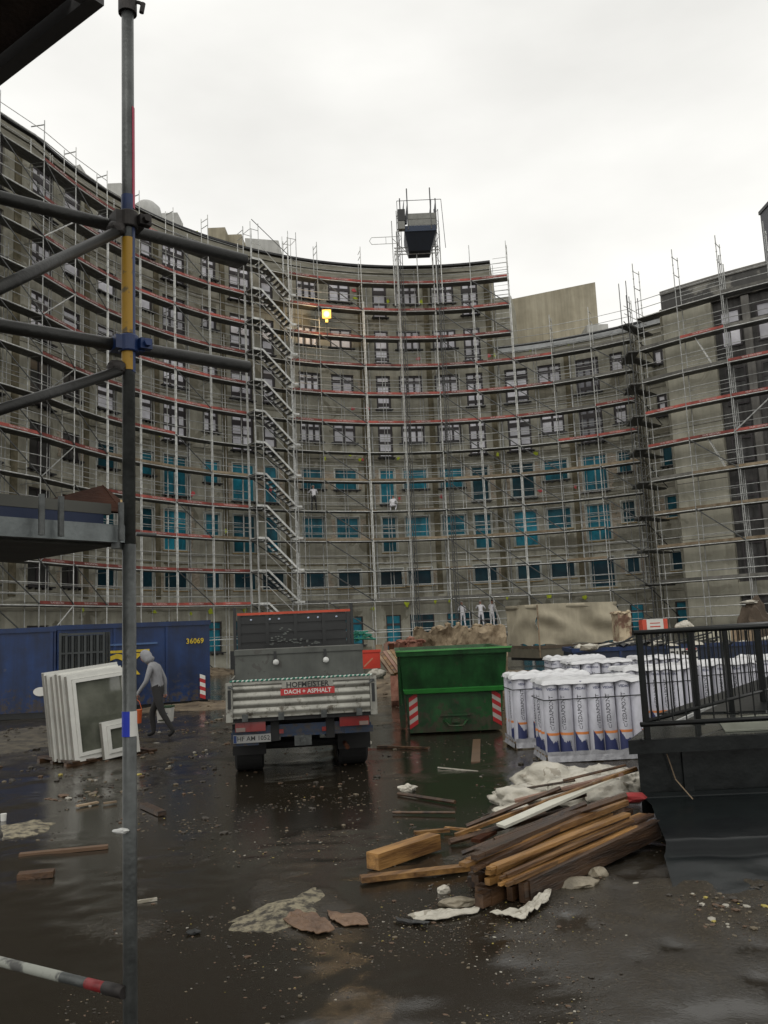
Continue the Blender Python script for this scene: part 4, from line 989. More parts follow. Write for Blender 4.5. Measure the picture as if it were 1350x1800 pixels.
shell('yellow_paint', 420, 588, yellow_w, -3.1, -.6, .0253); shell('blue_paint', 400, 655, blue_w, -.62, .4, .0254); shell('yellow_paint', 612, 652, yellow_w, -3.1, -.6, .0253)
shell('blue_label', 1250, 1294, blue_lbl, -2.9, -1.25, .0262); shell('white_label', 1250, 1294, white_p, -1.25, 0.1, .0261)
def tube_part(name, a, b_, r, mt):
    o = MB().tube(V(a)-ON, V(b_)-ON, r, 20).build(name, mt, NS)
    for p in o.data.polygons: p.use_smooth = len(p.vertices) == 4
    return o
A1, B1 = V((-1.321, 2.839, 3.583)), V((-.543, 3.438, 3.583)); tube_part('tube', A1-(B1-A1)*1.4, B1, .0245, near_dark)
A2, B2 = V((-1.297, 2.806, 3.093)), V((-.533, 3.386, 3.093)); tube_part('tube', A2-(B2-A2)*1.4, B2, .0245, near_dark)
tube_part('diagonal_tube', aty(-160, 582, 2.2), aty(205, 408, 3.02), .0205, near_dark)
tube_part('diagonal_tube', aty(-160, 772, 2.4), aty(210, 652, 3.02), .0185, near_dark)
e3 = V((-1.507, 3.355, .831)); p3 = V((-.95, 3.03, .831)); d3 = (e3-p3)
tube_part('low_tube', p3+d3*.26, p3+d3*2.4, .017, near_galv); tube_part('red_sleeve', p3+d3*.12, p3+d3*.262, .0182, mat('worn_red_paint', (.20, .012, .014), .5, var=.3, scale=20)); tube_part('tube_end', p3-d3*.02, p3+d3*.125, .021, clampm)
for q in ((.46, 1.6),):
    tube_part('pale_paint', p3+d3*q[0], p3+d3*q[1], .0174, mat('chipped_pale_paint', (.33, .34, .30), .6, col2=(.09, .09, .085), scale=11, thr=(.50, .60)))
for z, mt in ((3.583, clampm), (3.093, blue_w)):
    mb = MB(); mb.lathe([(.034, -.032), (.037, -.028), (.037, .028), (.034, .032)], c=(0, 0, z), n=20)
    T = Matrix.Translation((0, 0, z)) @ Matrix.Rotation(RD(38), 4, 'Z')
    mb.box(-.055, .055, -.02, .05, -.026, .026, T); mb.box(.03, .075, -.045, -.015, -.02, .02, T); mb.tube(T @ V((.052, -.06, 0)), T @ V((.052, .05, 0)), .008, 8); mb.tube(T @ V((.052, -.065, 0)), T @ V((.052, -.045, 0)), .015, 6)
    mb.build('coupler', mt, NS)
for z in (zpole(408), zpole(650)): MB().rock((-.035, -.03, z), .035, .03, .03, 3, .15, 2).build('brace_clamp', clampm, NS)
z = zpole(12); mb = MB(); mb.lathe([(.036, -.03), (.036, .03)], c=(0, 0, z), n=16); mb.path([(0, 0, z+.03), (.05, 0, z+.015), (.062, 0, z-.0), (.055, 0, z-.03)], .007, 8); mb.tube((.055, 0, z-.028), (.062, 0, z+.012), .010, 8); mb.build('top_coupler', clampm, NS)
# middle platform
L0 = V((-.955, 3.02, 2.30)); LD = V((-.64, -.77, 0)).normalized(); LN = V((-.77, .64, 0)).normalized()
def PB(name, a0, a1, n0, n1, z0, z1, mt):
    P = [L0+LD*a+LN*n_ for a, n_ in ((a0, n0), (a1, n0), (a1, n1), (a0, n1))]
    return MB().hexa([V((p.x, p.y, z0))-ON for p in P]+[V((p.x, p.y, z1))-ON for p in P]).build(name, mt, NS)
PB('deck_ledger', -.03, 2.0, -.01, .035, 2.345, 2.408, mat('bright_galvanised', (.14, .155, .155), .42, metal=.5, scale=7, var=.25, bump=.12, bscale=50))
PB('deck_panel', .0, 2.0, .04, .72, 2.335, 2.385, mat('deck_underside', (.05, .048, .04), .8, scale=6, var=.3))
PB('toe_board', .03, 2.0, .05, .072, 2.40, 2.452, mat('toe_board_blue', (.003, .012, .045), .6)); PB('toe_board_rim', -.0, 2.0, .048, .074, 2.4525, 2.492, mat('dull_grey_rim', (.07, .07, .06), .7))
for xpix in (73, 107, 213):
    q = aty(xpix, 930, 2.99-(213-xpix)*.00175); q = V((q.x, q.y, 2.35)); o = MB().tube(q-ON, q-ON+V((0, 0, .135)), .0105, 14).build('locking_pin', near_galv, NS)
q = V((-.927+.0, 3.05, zpole(935))); mb = MB().tube((.02, .02, zpole(938)), (.085, .05, zpole(940)), .008, 12); mb.build('tube_stub', near_galv, NS)
mb = MB(); mb.box(-.05, -.02, -.045, -.005, zpole(965), zpole(932)); mb.build('wedge_head', near_galv, NS)
mb = MB().rock((-.02, -.035, zpole(1456)), .028, .012, .010, 4, .4, 2); mb.build('wire_clip', galv_white, NS)
RP = thing('rusty_plate', 'rust-brown tilted steel plate lying on the near scaffold deck', 'steel plate', (-1.12, 3.3, 2.39))
P = [aty(55, 887, 3.15), aty(180, 853, 3.45), aty(216, 882, 3.35), aty(216, 900, 3.2)]; OP = RP.location.copy()
dn = V((.0, .03, -.004)); mb = MB()
mb.hexa([P[0]-OP, P[3]-OP, P[3]-OP+dn, P[0]-OP+dn, P[0]-OP+V((0, 0, .002)), P[1]-OP, P[1]-OP+dn, P[0]-OP+dn+V((0, 0, .002))]); mb.hexa([P[3]-OP, P[3]-OP+dn, P[1]-OP+dn, P[1]-OP, P[2]-OP, P[2]-OP+dn, P[1]-OP+dn*1.1+V((0, 0, .004)), P[1]-OP+V((0, 0, .004))]); mb.build('plate', rust, RP)
mb = MB().box(-.02, .05, -.06, -.052, .03, .075); MB().beam(P[3]-OP+V((-.005, -.006, .0)), P[2]-OP+V((-.002, -.006, -.005)), .012, .025).build('yellow_mark', yellow_w, RP)
# upper deck, seen from below
c = V((-.811, 2.425, 4.0)); n_ = V((-.80, .59, 0)).normalized(); e_ = V((-.59, -.80, 0)).normalized()
UD = thing('upper_scaffold_deck', 'dark underside of a wooden scaffold deck cutting across the upper left corner', 'scaffold deck', c)
def UB(name, a0, a1, b0, b1, z0, z1, mt):
    P = [n_*a+e_*b_ for a, b_ in ((a0, b0), (a0, b1), (a1, b1), (a1, b0))]
    return MB().hexa([V((p.x, p.y, z0)) for p in P]+[V((p.x, p.y, z1)) for p in P]).build(name, mt, UD)
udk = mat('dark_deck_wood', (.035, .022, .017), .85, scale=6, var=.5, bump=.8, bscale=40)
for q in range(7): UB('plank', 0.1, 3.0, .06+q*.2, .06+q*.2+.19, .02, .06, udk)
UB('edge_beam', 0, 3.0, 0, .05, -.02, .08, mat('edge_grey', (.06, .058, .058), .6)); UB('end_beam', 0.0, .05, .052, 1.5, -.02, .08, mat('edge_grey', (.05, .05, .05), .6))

# ------------------------------------------------------------------ tipper truck
TK = thing('tipper_truck', 'small flatbed tipper truck seen from behind with ribbed aluminium tailgate and black headboard', 'truck', (-1.27, 12.2, -.004), RD(8))
truck_blue = mat('truck_blue_paint', (.004, .020, .055), .38, scale=3, var=.25, mud=1.4)
under = mat('underbody_black', (.009, .009, .009), .8)
prof = []
for i in range(45):
    z = .87+.43*i/44; prof.append((z, -.022*(.5-.5*cos(2*pi*(z-.87)/.1075))**.7))
mb = MB(); W_ = .96
for (z0, y0), (z1, y1) in zip(prof, prof[1:]): mb.face([(-W_, y0, z0), (W_, y0, z0), (W_, y1, z1), (-W_, y1, z1)])
mb.box(-W_, W_, .004, .03, .865, 1.305); mb.box(-W_, W_, -.026, .032, 1.303, 1.335); mb.box(-W_, W_, -.026, .032, .845, .868)
tg_ = mb.build('tailgate', alu, TK)
for s_ in (-1, 1):
    mb = MB(); x0, x1 = sorted((s_*.965, s_*1.06)); mb.box(x0, x1, -.03, .045, .80, 1.34); mb.build('corner_post', alu, TK)
    mb = MB(); mb.box(s_*1.01-.022, s_*1.01+.022, -.036, -.0305, .98, 1.24); mb.build('post_slot', black_p, TK)
    mb = MB(); x0, x1 = sorted((s_*1.03, s_*1.06)); mb.box(x0, x1, .05, 3.1, .86, 1.30); mb.build('side_board', alu, TK)
mb = MB()
for s_, x in enumerate((.12,)):
    mb.mi(0).box(-.28, .44, -.0295, -.0255, 1.23, 1.315); mb.mi(1); vs, fs = text_geo('HOFMEISTER', .105, bold=.003); mb.add(vs, fs, Matrix.Translation((.08, -.031, 1.268)) @ Matrix.Rotation(pi/2, 4, 'X'))
    mb.mi(2).box(-.30, .46, -.0300, -.0255, 1.13, 1.222); mb.mi(3); vs, fs = text_geo('DACH + ASPHALT', .082, bold=.0015); mb.add(vs, fs, Matrix.Translation((.08, -.0315, 1.174)) @ Matrix.Rotation(pi/2, 4, 'X'))
o = mb.build('lettering', [alu, black_p, mat('red_sign', (.42, .03, .03), .5), white_p], tg_)
random.seed(9)
mb = MB()
for i in range(64):
    x = -1.0+i*2.0/64; mb.mi(i % 2); mb.tube((x, -.01+.012*sin(i*1.3), 1.352+.006*sin(i*.7)), (x+.033, .008+.012*sin(i*1.1), 1.362), .012, 6)
mb.build('rope', [mat('green_rope', (.02, .16, .11), .8), mat('white_rope', (.5, .55, .5), .8)], TK)
MB().box(-1.03, 1.03, .05, 3.1, .80, .86).build('bed_floor', under, TK)
mb = MB(); mb.box(-1.0, 1.0, .0, .06, .79, .845); mb.box(-.45, -.33, .1, 4.6, .5, .78); mb.box(.33, .45, .1, 4.6, .5, .78); mb.box(-.9, .9, .55, .65, .50, .78); mb.box(-.3, .3, 1.2, 1.5, .25, .5); mb.tube((-.8, 1.0, .34), (.8, 1.0, .34), .06, 10); mb.build('chassis', under, TK)
mb = MB(); mb.box(-.98, .98, .12, .19, .55, .68); mb.box(-.62, .60, .11, .20, .6, .72); mb.box(-1.0, -.62, .10, .205, .46, .64); mb.box(.60, 1.0, .10, .205, .55, .64); mb.build('bumper', truck_blue, TK)
tail_r = mat('red_lamp_lens', (.17, .010, .009), .2, coat=.5); tail_c = mat('clear_lamp_lens', (.20, .15, .13), .2)
for s_ in (-1, 1):
    x0, x1 = sorted((s_*.52, s_*.94)); f = MB().box(x0, x1, .03, .10, .655, .785).build('tail_light', tail_r, TK)
    x0, x1 = sorted((s_*.80, s_*.93)); MB().box(x0, x1, .022, .0295, .66, .715).build('reversing_lens', tail_c, f)
mb = MB(); mb.mi(0).box(-.97, -.45, .07, .098, .50, .61); mb.mi(1).box(-.965, -.925, .067, .0695, .505, .605); mb.mi(2); vs, fs = text_geo('HF AM 1052', .088, bold=.001); mb.add(vs, fs, Matrix.Translation((-.69, .0685, .555)) @ Matrix.Rotation(pi/2, 4, 'X'))
mb.build('number_plate', [mat('dirty_plate', (.25, .25, .24), .5), blue_w, black_p], TK)
def wheel(x0, x1, y, r=.345):
    mb = MB(); T = Matrix(((0, 0, 1, x0), (0, 1, 0, y), (1, 0, 0, r), (0, 0, 0, 1))); w_ = x1-x0
    mb.lathe([(r*.62, .0), (r*.9, 0), (r, .03), (r, w_-.03), (r*.9, w_), (r*.62, w_)], n=28, T=T, cap=False)
    o = mb.build('wheel', black_rub, TK)
    MB().lathe([(.02, .03), (r*.35, .02), (r*.62, .05), (r*.64, w_-.05), (r*.35, w_-.04), (.02, w_-.03)], n=24, T=T).build('rim', mat('dirty_rim', (.08, .08, .08), .6), o)
for x0, x1, y in ((-.98, -.56, .98), (.56, .98, .98), (-.92, -.70, 4.1), (.70, .92, 4.1)): wheel(x0, x1, y)
for s_ in (-1, 1):
    mb = MB(); x0, x1 = sorted((s_*.52, s_*1.0)); mb.box(x0, x1, .50, .53, .28, .72); mb.box(x0, x1, .53, 1.5, .74, .77); mb.build('mudguard', under, TK)
for x in (-.8, -.3, .3, .8): MB().box(x-.04, x+.04, -.04, .02, .80, .90).build('hinge', near_galv, TK)
for s_ in (-1, 1):
    mb = MB(); mb.box(s_*1.0-.03, s_*1.0+.03, -.055, -.037, 1.26, 1.30); mb.tube((s_*1.0, -.06, 1.28), (s_*.94, -.06, 1.24), .010, 6); mb.build('latch', near_galv, TK)
    MB().box(s_*.30-.03, s_*.30+.03, .085, .099, .60, .66).build('reflector', tail_r, TK)
    MB().box(s_*.78-.16, s_*.78+.16, 1.52, 1.54, .12, .55).build('mud_flap', black_rub, TK)
mb = MB(); mb.tube((.0, -.02, .50), (.0, .12, .50), .035, 10); mb.box(-.12, .12, .08, .11, .42, .56); mb.build('tow_hitch', near_galv, TK)
mb = MB(); mb.tube((.62, .05, .36), (.62, .9, .38), .03, 10); mb.build('exhaust_pipe', rust, TK)
# headboard
mb = MB()
for z in np.arange(.9, 2.30, .16): mb.box(-.99, .99, 3.02, 3.05, z, z+.115)
for x in (-.99, -.5, 0, .5, .94): mb.box(x, x+.06, 3.0, 3.06, .86, 2.33)
mb.box(-.93, .93, 3.055, 3.075, 1.1, 2.33)
mb.build('headboard', black_p, TK)
MB().box(-.99, 1.01, 2.995, 3.07, 2.333, 2.375).build('headboard_top_rail', mat('orange_red_rail', (.50, .07, .03), .5), TK)
for s_ in (-1, 1): MB().box(s_*1.035-.025, s_*1.035+.025, 3.0, 3.08, .86, 2.48).build('headboard_post', black_p, TK)
mb = MB()
for x in (-.75, -.42, -.26, .26, .43, .76): mb.rock((x, 2.99, 2.25), .022, .012, .018, 1, .1, 1)
mb.build('reflector_stud', mat('pale_blue_stud', (.45, .5, .62), .3), TK)
mb = MB(); random.seed(4)
for i in range(60):
    x = random.uniform(-.45, .45); z = 1.92-.25*abs(x)+random.uniform(-.14, .10)-.12*sin(x*6); mb.box(x, x+.035, 2.994, 3.0, z, z+.016)
mb.build('mesh_remnant', mat('grey_mesh', (.12, .13, .12), .7), TK)
# toolbox
tb = MB().box(-.94, .93, .45, 1.05, .862, 1.70).build('toolbox', grey_box_m, TK)
MB().box(-.95, .94, .43, 1.06, 1.702, 1.775).build('lid', grey_box_m, tb)
for x in (-.36, .37):
    mb = MB(); mb.box(x-.02, x+.02, .425, .449, 1.60, 1.74); mb.build('hasp', black_p, tb)
    MB().rock((x+.01, .405, 1.58), .045, .028, .045, 2, .02, 2).build('padlock', galv_white, tb)
CN = thing('gas_bottle', 'dark upright bottle standing at the left inside the truck bed', 'bottle', TK.matrix_basis @ V((-.99, .38, .87)))
MB().lathe([(.045, 0), (.05, .02), (.05, .34), (.03, .40), (.02, .44)], n=14).build('body', black_p, CN, smooth=True); MB().lathe([(.03, .441), (.03, .50)], n=10).build('valve', near_galv, CN); MB().lathe([(.0515, .06), (.0515, .14)], n=14).build('pale_band', white_p, CN)
# cab (ahead of the headboard)
mb = MB(); mb.hexa([(-.95, 3.25, .55), (.95, 3.25, .55), (.95, 5.0, .55), (-.95, 5.0, .55), (-.88, 3.25, 2.2), (.88, 3.25, 2.2), (.85, 4.3, 2.15), (-.85, 4.3, 2.15)]); mb.build('cab', truck_blue, TK)
MB().box(-.7, .7, 3.235, 3.249, 1.45, 2.0).build('rear_window', pane_black, TK)
for s_ in (-1, 1): MB().box(s_*1.12-.06, s_*1.12+.06, 4.3, 4.35, 1.35, 1.7).build('wing_mirror', black_p, TK)

# ------------------------------------------------------------------ green skip
SK = thing('green_skip', 'big green steel skip with red and white corner markings standing in the wet yard', 'skip', (1.17, 16.29, .0))
mb = MB()
lo = [(-.86, 0, .03), (.86, 0, .03), (.86, 2.5, .03), (-.86, 2.5, .03), (-.915, -.06, .80), (.915, -.06, .80), (.915, 2.75, .80), (-.915, 2.75, .80)]
mb.hexa(lo); mb.build('lower_body', green_p, SK)
def shellbox(name, b4, t4, th, mt):
    mb = MB(); c_ = sum((V(p) for p in t4), V((0, 0, 0)))/4
    for i in range(4):
        j = (i+1) % 4; a, b_, c2, d_2 = V(b4[i]), V(b4[j]), V(t4[j]), V(t4[i])
        def ins(p): q = V((c_.x-p.x, c_.y-p.y, 0)); return p+V((math.copysign(th, q.x), math.copysign(th, q.y), 0))
        mb.hexa([a, b_, ins(b_), ins(a), d_2, c2, ins(c2), ins(d_2)])
    return mb.build(name, mt, SK)
shellbox('upper_body', [(-.945, -.09, .802), (.945, -.09, .802), (.945, 2.8, .802), (-.945, 2.8, .802)], [(-1.0, -.27, 1.46), (1.0, -.27, 1.46), (1.0, 3.0, 1.46), (-1.0, 3.0, 1.46)], .04, green_p)
shellbox('rim', [(-1.06, -.34, 1.462), (1.06, -.34, 1.462), (1.06, 3.05, 1.462), (-1.06, 3.05, 1.462)], [(-1.08, -.36, 1.555), (1.08, -.36, 1.555), (1.08, 3.07, 1.555), (-1.08, 3.07, 1.555)], .10, green_p)
MB().box(-1.06, 1.09, -.375, -.34, 1.545, 1.575).build('rim_highlight', green_lit, SK)  # thin strip along the near rim, highlight put into its colour
mb = MB(); mb.hexa([(-.93, -.14, .76), (.93, -.14, .76), (.93, -.05, .74), (-.93, -.05, .74), (-.96, -.16, .83), (.96, -.16, .83), (.96, -.05, .86), (-.96, -.05, .86)]); mb.build('waist_ledge', green_lit if False else mat('mid_green', (.025, .17, .03), .35), SK)
for y in (.35, 1.2, 2.0): MB().box(-1.03, -.93, y, y+.12, .1, 1.46).build('side_rib', green_p, SK)
MB().tube((-1.0, .0, .55), (-1.0, .0, 1.35), .03, 8).build('side_rib', green_p, SK)
for s_ in (-1, 1):
    mb = MB(); x0, x1 = sorted((s_*.86, s_*.70)); n_ = 7
    for i in range(n_):
        z0 = .10+i*.083; mb.mi(i % 2)
        dz = .08*s_; y = lambda z: -.004-.06*(z-.03)/.77
        pts = [(x0, z0+(dz if s_ < 0 else 0)-(0), 0), (x1, z0, 0)]
        zl = z0+(.0 if s_ < 0 else .10); zr = z0+(.10 if s_ < 0 else .0)
        mb.hexa([(x0, y(zl)-.004, zl), (x1, y(zr)-.004, zr), (x1, y(zr), zr), (x0, y(zl), zl), (x0, y(zl+.083)-.004, zl+.082), (x1, y(zr+.083)-.004, zr+.082), (x1, y(zr+.083), zr+.082), (x0, y(zl+.083), zl+.082)])
    mb.build('hazard_marking', [red_p, mat('pale_reflective', (.40, .37, .33), .6)], SK)
mb = MB(); mb.path([(-.22, -.02, .24), (-.12, -.16, .15), (.12, -.16, .15), (.22, -.02, .24)], .018, 8); mb.box(-.28, .28, -.05, .0, .32, .345); mb.box(-.07, .07, -.07, -.0, .2, .26); mb.build('lifting_hook', green_p, SK)
SF = thing('skip_rubble', 'broken rubble filling the green skip', 'rubble', (1.17, 17.6, 1.25)); random.seed(2)
mb = MB(); 
for i in range(60):
    mb.rock((random.uniform(-.85, .85), random.uniform(-1.3, 1.4), random.uniform(-.05, .1)), random.uniform(.08, .22), random.uniform(.08, .22), random.uniform(.05, .14), i, .5, 1)
o = mb.build('rubble', rub_m, SF); o['kind'] = 'stuff'; MB().box(-.88, .88, -1.3, 1.35, -.44, -.05).build('fill', rub_m, SF)

# ------------------------------------------------------------------ broken wall and rubble behind the skip
def jag_wall(name, label, cat, xl, xr, Yd, ytl, ytr, thick, mt, seed, ncol=22, jag=.16, parts='masonry'):
    A = aty(xl, 1120, Yd); C2 = aty(xr, 1120, Yd); th = thing(name, label, cat, (A.x, Yd, 0)); W = C2.x-A.x; mb = MB()
    nz = 12; pts = {}
    for i in range(ncol+1):
        f = i/ncol; zt = aty(xl+(xr-xl)*f, ytl+(ytr-ytl)*f, Yd).z + jag*N.noise(V((f*9, seed, 0)))*2+jag*.6*N.noise(V((f*27, seed, 4)))
        for j in range(nz+1):
            z = zt*j/nz; y = .22*N.noise(V((f*W*1.8, z*1.8, seed)))+.10*N.noise(V((f*W*6, z*6, seed)))
            pts[i, j] = V((f*W, y-.10*j/nz*0, z))
    k = 0; mb.v = [tuple(pts[i, j]) for i in range(ncol+1) for j in range(nz+1)]; off = len(mb.v)
    mb.v += [(p[0], p[1]+thick, p[2]) for p in mb.v]; I = lambda i, j: i*(nz+1)+j
    for i in range(ncol):
        for j in range(nz):
            mb.f.append((I(i, j), I(i+1, j), I(i+1, j+1), I(i, j+1))); mb.f.append((off+I(i, j), off+I(i, j+1), off+I(i+1, j+1), off+I(i+1, j)))
        mb.f.append((I(i, nz), I(i+1, nz), off+I(i+1, nz), off+I(i, nz)))
    for j in range(nz):
        for i in (0, ncol): mb.f.append((I(i, j), I(i, j+1), off+I(i, j+1), off+I(i, j)))
    mb.m = [0]*len(mb.f); mb.build(parts, mt, th)
    r_ = MB(); random.seed(seed)
    for q in range(26):
        f = random.random(); p = pts[int(f*ncol), nz]; r_.rock((f*W, random.uniform(.05, thick), p.z+.02), random.uniform(.05, .16), .1, random.uniform(.03, .08), q, .5, 1)
    rr_ = r_.build('loose_top_bricks', mt, th); rr_['kind'] = 'stuff'
    return th
jag_wall('broken_wall', 'jagged tan remnant of a demolished masonry wall behind the green skip', 'wall', 728, 890, 24, 1108, 1100, 1.2, rub_m, 3, 40, .12)
jag_wall('broken_wall', 'low broken red brick wall stub between the truck and the tan wall remnant', 'wall', 683, 742, 22.5, 1133, 1128, .8, rubred_m, 6, 18, .05)
jag_wall('broken_wall', 'narrow broken wall stub with pale plaster right of the canvas trailer', 'wall', 1089, 1112, 33, 1078, 1076, 1.0, mat('pink_plaster', (.22, .13, .09), .9, col2=(.46, .38, .26), scale=1.6, thr=(.45, .52)), 9, 10, .06)
# piles of rubble / mud heaps
def heap(name, label, x, y, rx, ry, h, mt, seed, n=26, group=None):
    th = thing(name, label, 'heap', (x, y, 0), group=group); mb = MB(); m_ = 22
    for j in range(m_+1):
        for i in range(m_+1):
            u, v_ = -1+2*i/m_, -1+2*j/m_; r = min(1, sqrt(u*u+v_*v_)); hh = h*max(0, 1-r*r)**1.3*(1+.5*N.noise(V((u*2.5, v_*2.5, seed))))+.25*h*N.noise(V((u*7, v_*7, seed)))*(1-r)
            mb.v.append((u*rx, v_*ry, hh-.02))
    for j in range(m_):
        for i in range(m_): a = j*(m_+1)+i; mb.f.append((a, a+1, a+m_+2, a+m_+1)); mb.m.append(0)
    mb.build('mound', mt, th, smooth=True); mb = MB(); random.seed(seed)
    for q in range(n):
        a, r = random.uniform(0, 2*pi), random.uniform(0, .9)**.6; s_ = random.uniform(.02, .09)*max(h*2, .5)
        mb.rock((r*rx*cos(a), r*ry*sin(a), h*max(0, 1-r*r)**1.3), s_*1.3, s_, s_*.6, q+seed, .5, 1)
    o = mb.build('stones', mt, th); o['kind'] = 'stuff'; return th
mud = mat('tan_mud_rubble', (.07, .05, .032), .85, col2=(.20, .155, .10), scale=2.6, bump=.8, bscale=9)
q = atz(690, 1215, 0); heap('rubble_heap', 'tan rubble heap between the truck and the green skip', q.x, q.y+1.2, 2.1, 3.2, .55, mud, 5, 60)
q = atz(905, 1205, 0); heap('rubble_heap', 'flat tan rubble heap right of the green skip under the canvas trailer', q.x+.6, q.y+1.5, 2.8, 4.5, .35, mud, 12, 60)
q = atz(320, 1235, 0); heap('rubble_heap', 'low muddy rubble bank in front of the long blue container', q.x+.3, q.y-1.6, 3.0, 1.8, .14, mud, 17, 60)
q = atz(40, 1300, 0); heap('rubble_heap', 'dark muddy bank at the left edge left of the white window frames', q.x, q.y, 2.2, 3.0, .16, mat('dark_mud', (.022, .018, .013), .6, col2=(.09, .075, .05), scale=5, bump=.8, bscale=14), 19, 90)
q = atz(395, 1178, 0); heap('rubble_heap', 'brown heap right behind the left rear of the truck', q.x+.1, q.y-4, 1.5, 3, .3, mud, 23, 30)
q = aty(1327, 1100, 30); BH = thing('brown_boulder', 'brown muddy clod of rubble standing tall behind the railing at the right edge', 'rubble', (q.x, 30, 0)); MB().rock((0, 0, 1.05), .62, .5, 1.35, 4, .35, 4).build('clod', mat('brown_heap', (.075, .055, .038), .9, bump=.8, bscale=7), BH); MB().rock((-.1, -.1, 2.35), .32, .2, .08, 7, .5, 2).build('pale_sheet_scrap', bag_m, BH)
# bricks and planks beside the heap
random.seed(8)
for i in range(6):
    a, b_ = aty(664+i*6.5, 1148-i*1.2, 20.6), aty(692+i*6, 1186-i*2, 19.4)
    mt = (wood_old, wood_fresh, mat('pink_board', (.25, .15, .11), .8))[i % 3]
    o = tag(MB().beam(a, b_, .13, .05).build('scrap_board', mt), 'scrap board leaning on the rubble heap between truck and skip', 'board', 'scrap boards leaning on the heap')
for i, (x, y0, y1, w_) in enumerate(((666, 1133, 1160, .16), (678, 1131, 1158, .10), (688, 1131, 1156, .13))):
    a, b_ = aty(x, y0, 20.9), aty(x+1, y1, 20.9)
    tag(MB().beam(a, b_, w_, .04, V((0, 1, 0))).build('upright_board', (wood_old, mat('pink_board', (.25, .15, .11), .8), rust)[i]), ('weathered upright board nearest the red crate', 'pinkish narrow upright board between two others by the red crate', 'rust-brown upright board touching the broken red brick wall')[i], 'board')
q = aty(636, 1172, 19.5); RC = thing('red_crate', 'bright red crate behind the right corner of the truck', 'crate', (q.x, q.y, q.z-.05))
mb = MB(); mb.box(0, .42, 0, .4, 0, .02); mb.box(0, .42, 0, .02, .02, .40); mb.box(0, .42, .38, .4, .02, .40); mb.box(0, .02, .02, .38, .02, .40); mb.box(.40, .42, .02, .38, .02, .40); mb.build('shell', mat('red_plastic', (.50, .04, .02), .5), RC); MB().box(-.02, .44, -.02, .0, .36, .42).build('rim', mat('red_plastic', (.5, .04, .02), .5), RC)
tag(MB().beam(aty(640, 1172, 19.2), aty(655, 1157, 19.2), .04, .03).build('orange_lath', mat('pink_orange', (.5, .22, .13), .7)), 'short pink-orange lath leaning on the red crate', 'lath')
mb = MB(); q = aty(630, 1120, 17.5)
for i in range(14): mb.tube(q+V((random.uniform(-.15, .3), 0, random.uniform(-.08, .14))), q+V((random.uniform(-.15, .35), .05, random.uniform(-.1, .12))), .02, 5)
tag(mb.build('rope_tangle', mat('green_rope', (.02, .16, .11), .8)), 'green and white rope tangle above the right end of the truck toolbox', 'rope')
def bag(label, c, rx, ry, rz, seed, mt=None, group=None, name='plastic_bag'):
    mb = MB(); vs, fs = ico(4); o_ = []
    for p in vs:
        p = V(p); s_ = V((seed, seed*2, 0)); q = 1+.36*N.noise(p*1.4+s_)-.34*abs(N.noise(p*2.6+s_))-.13*abs(N.noise(V((p.x*5+p.y*2, p.y*3, p.z*7))+s_))+.08-.05*abs(N.noise(p*15+s_)); o_.append((p.x*rx*q, p.y*ry*q, max(-rz*.45, p.z*rz*q)))
    mb.add(o_, fs); o = mb.build(name, mt or bag_m, None, smooth=True); o.location = c; return tag(o, label, 'plastic bag', group)
bag('crumpled white plastic sheet on the heap beside the truck tailgate', aty(662, 1188, 18.0), .18, .15, .16, 31)

# ------------------------------------------------------------------ containers
def cont(name, label, A, Bp, H, depth, parts):
    A = V(A); Bp = V(Bp); d = (Bp-A).normalized(); L_ = (Bp-A).length; th = thing(name, label, 'container', A, atan2(d.y, d.x))
    mb = MB(); mb.box(0, L_, 0, depth, .18, H-.1); mb.build('body', blue_cont, th)
    mb = MB(); mb.box(-.03, L_+.03, -.05, .05, H-.1, H+.03); mb.box(-.03, L_+.03, depth-.05, depth+.05, H-.1, H+.03); mb.box(-.05, .05, .05, depth-.05, H-.1, H+.03); mb.box(L_-.05, L_+.05, .05, depth-.05, H-.1, H+.03); mb.build('top_rail', blue_cont, th)
    mb = MB(); mb.box(.05, L_-.05, .08, depth-.1, .02, .178); mb.build('skid', black_p, th)
    for s_ in np.arange(.0, L_, 1.45): MB().box(s_+.02, s_+.10, -.035, -.001, .2, H-.11).build('wall_rib', blue_cont, th)
    return th, L_
cA = atz(97, 1263, 0); cB = V((-5.28, 25.13, 0)); c2 = atz(-160, 1275, 0)
C1, L1 = cont('roll_off_container', 'long dark blue roll-off container with yellow lettering behind the window frames', cA+V((.03, 0, 0)), cB, 2.43, 2.4, None)
C2_, L2 = cont('roll_off_container', 'plain blue roll-off container with a white oval badge at the left edge', V((-13.5, 22.75, 0)), cA, 2.4, 2.4, None)
def ltext(parent, s, size, x, z, mt, name='lettering', bold=.0, shear=0., y=-.045, space=1.):
    vs, fs = text_geo(s, size, .003, bold, space); T = Matrix.Translation((x, y, z)) @ Matrix.Rotation(pi/2, 4, 'X'); 
    if shear: vs = [(a+shear*b_, b_, c_) for a, b_, c_ in vs]
    mb = MB().add(vs, fs, T); return mb.build(name, mt, parent)
def cx_of(px, py):   # distance along C1 face for a pixel
    A = C1.location; d = V((cos(C1.rotation_euler.z), sin(C1.rotation_euler.z), 0)); n = V((-d.y, d.x, 0)); r_ = ray(px, py); o_ = V((0, 0, EYE)); t_ = (n.dot(A)-n.dot(o_))/n.dot(r_); P = o_+r_*t_; return (P-A).dot(d), P.z
x0, z0 = cx_of(185, 1172); ltext(C1, 'RECK', .78, x0, z0, yellow_p, bold=.03, shear=.25, space=.95)
x0, z0 = cx_of(187, 1155+18); 
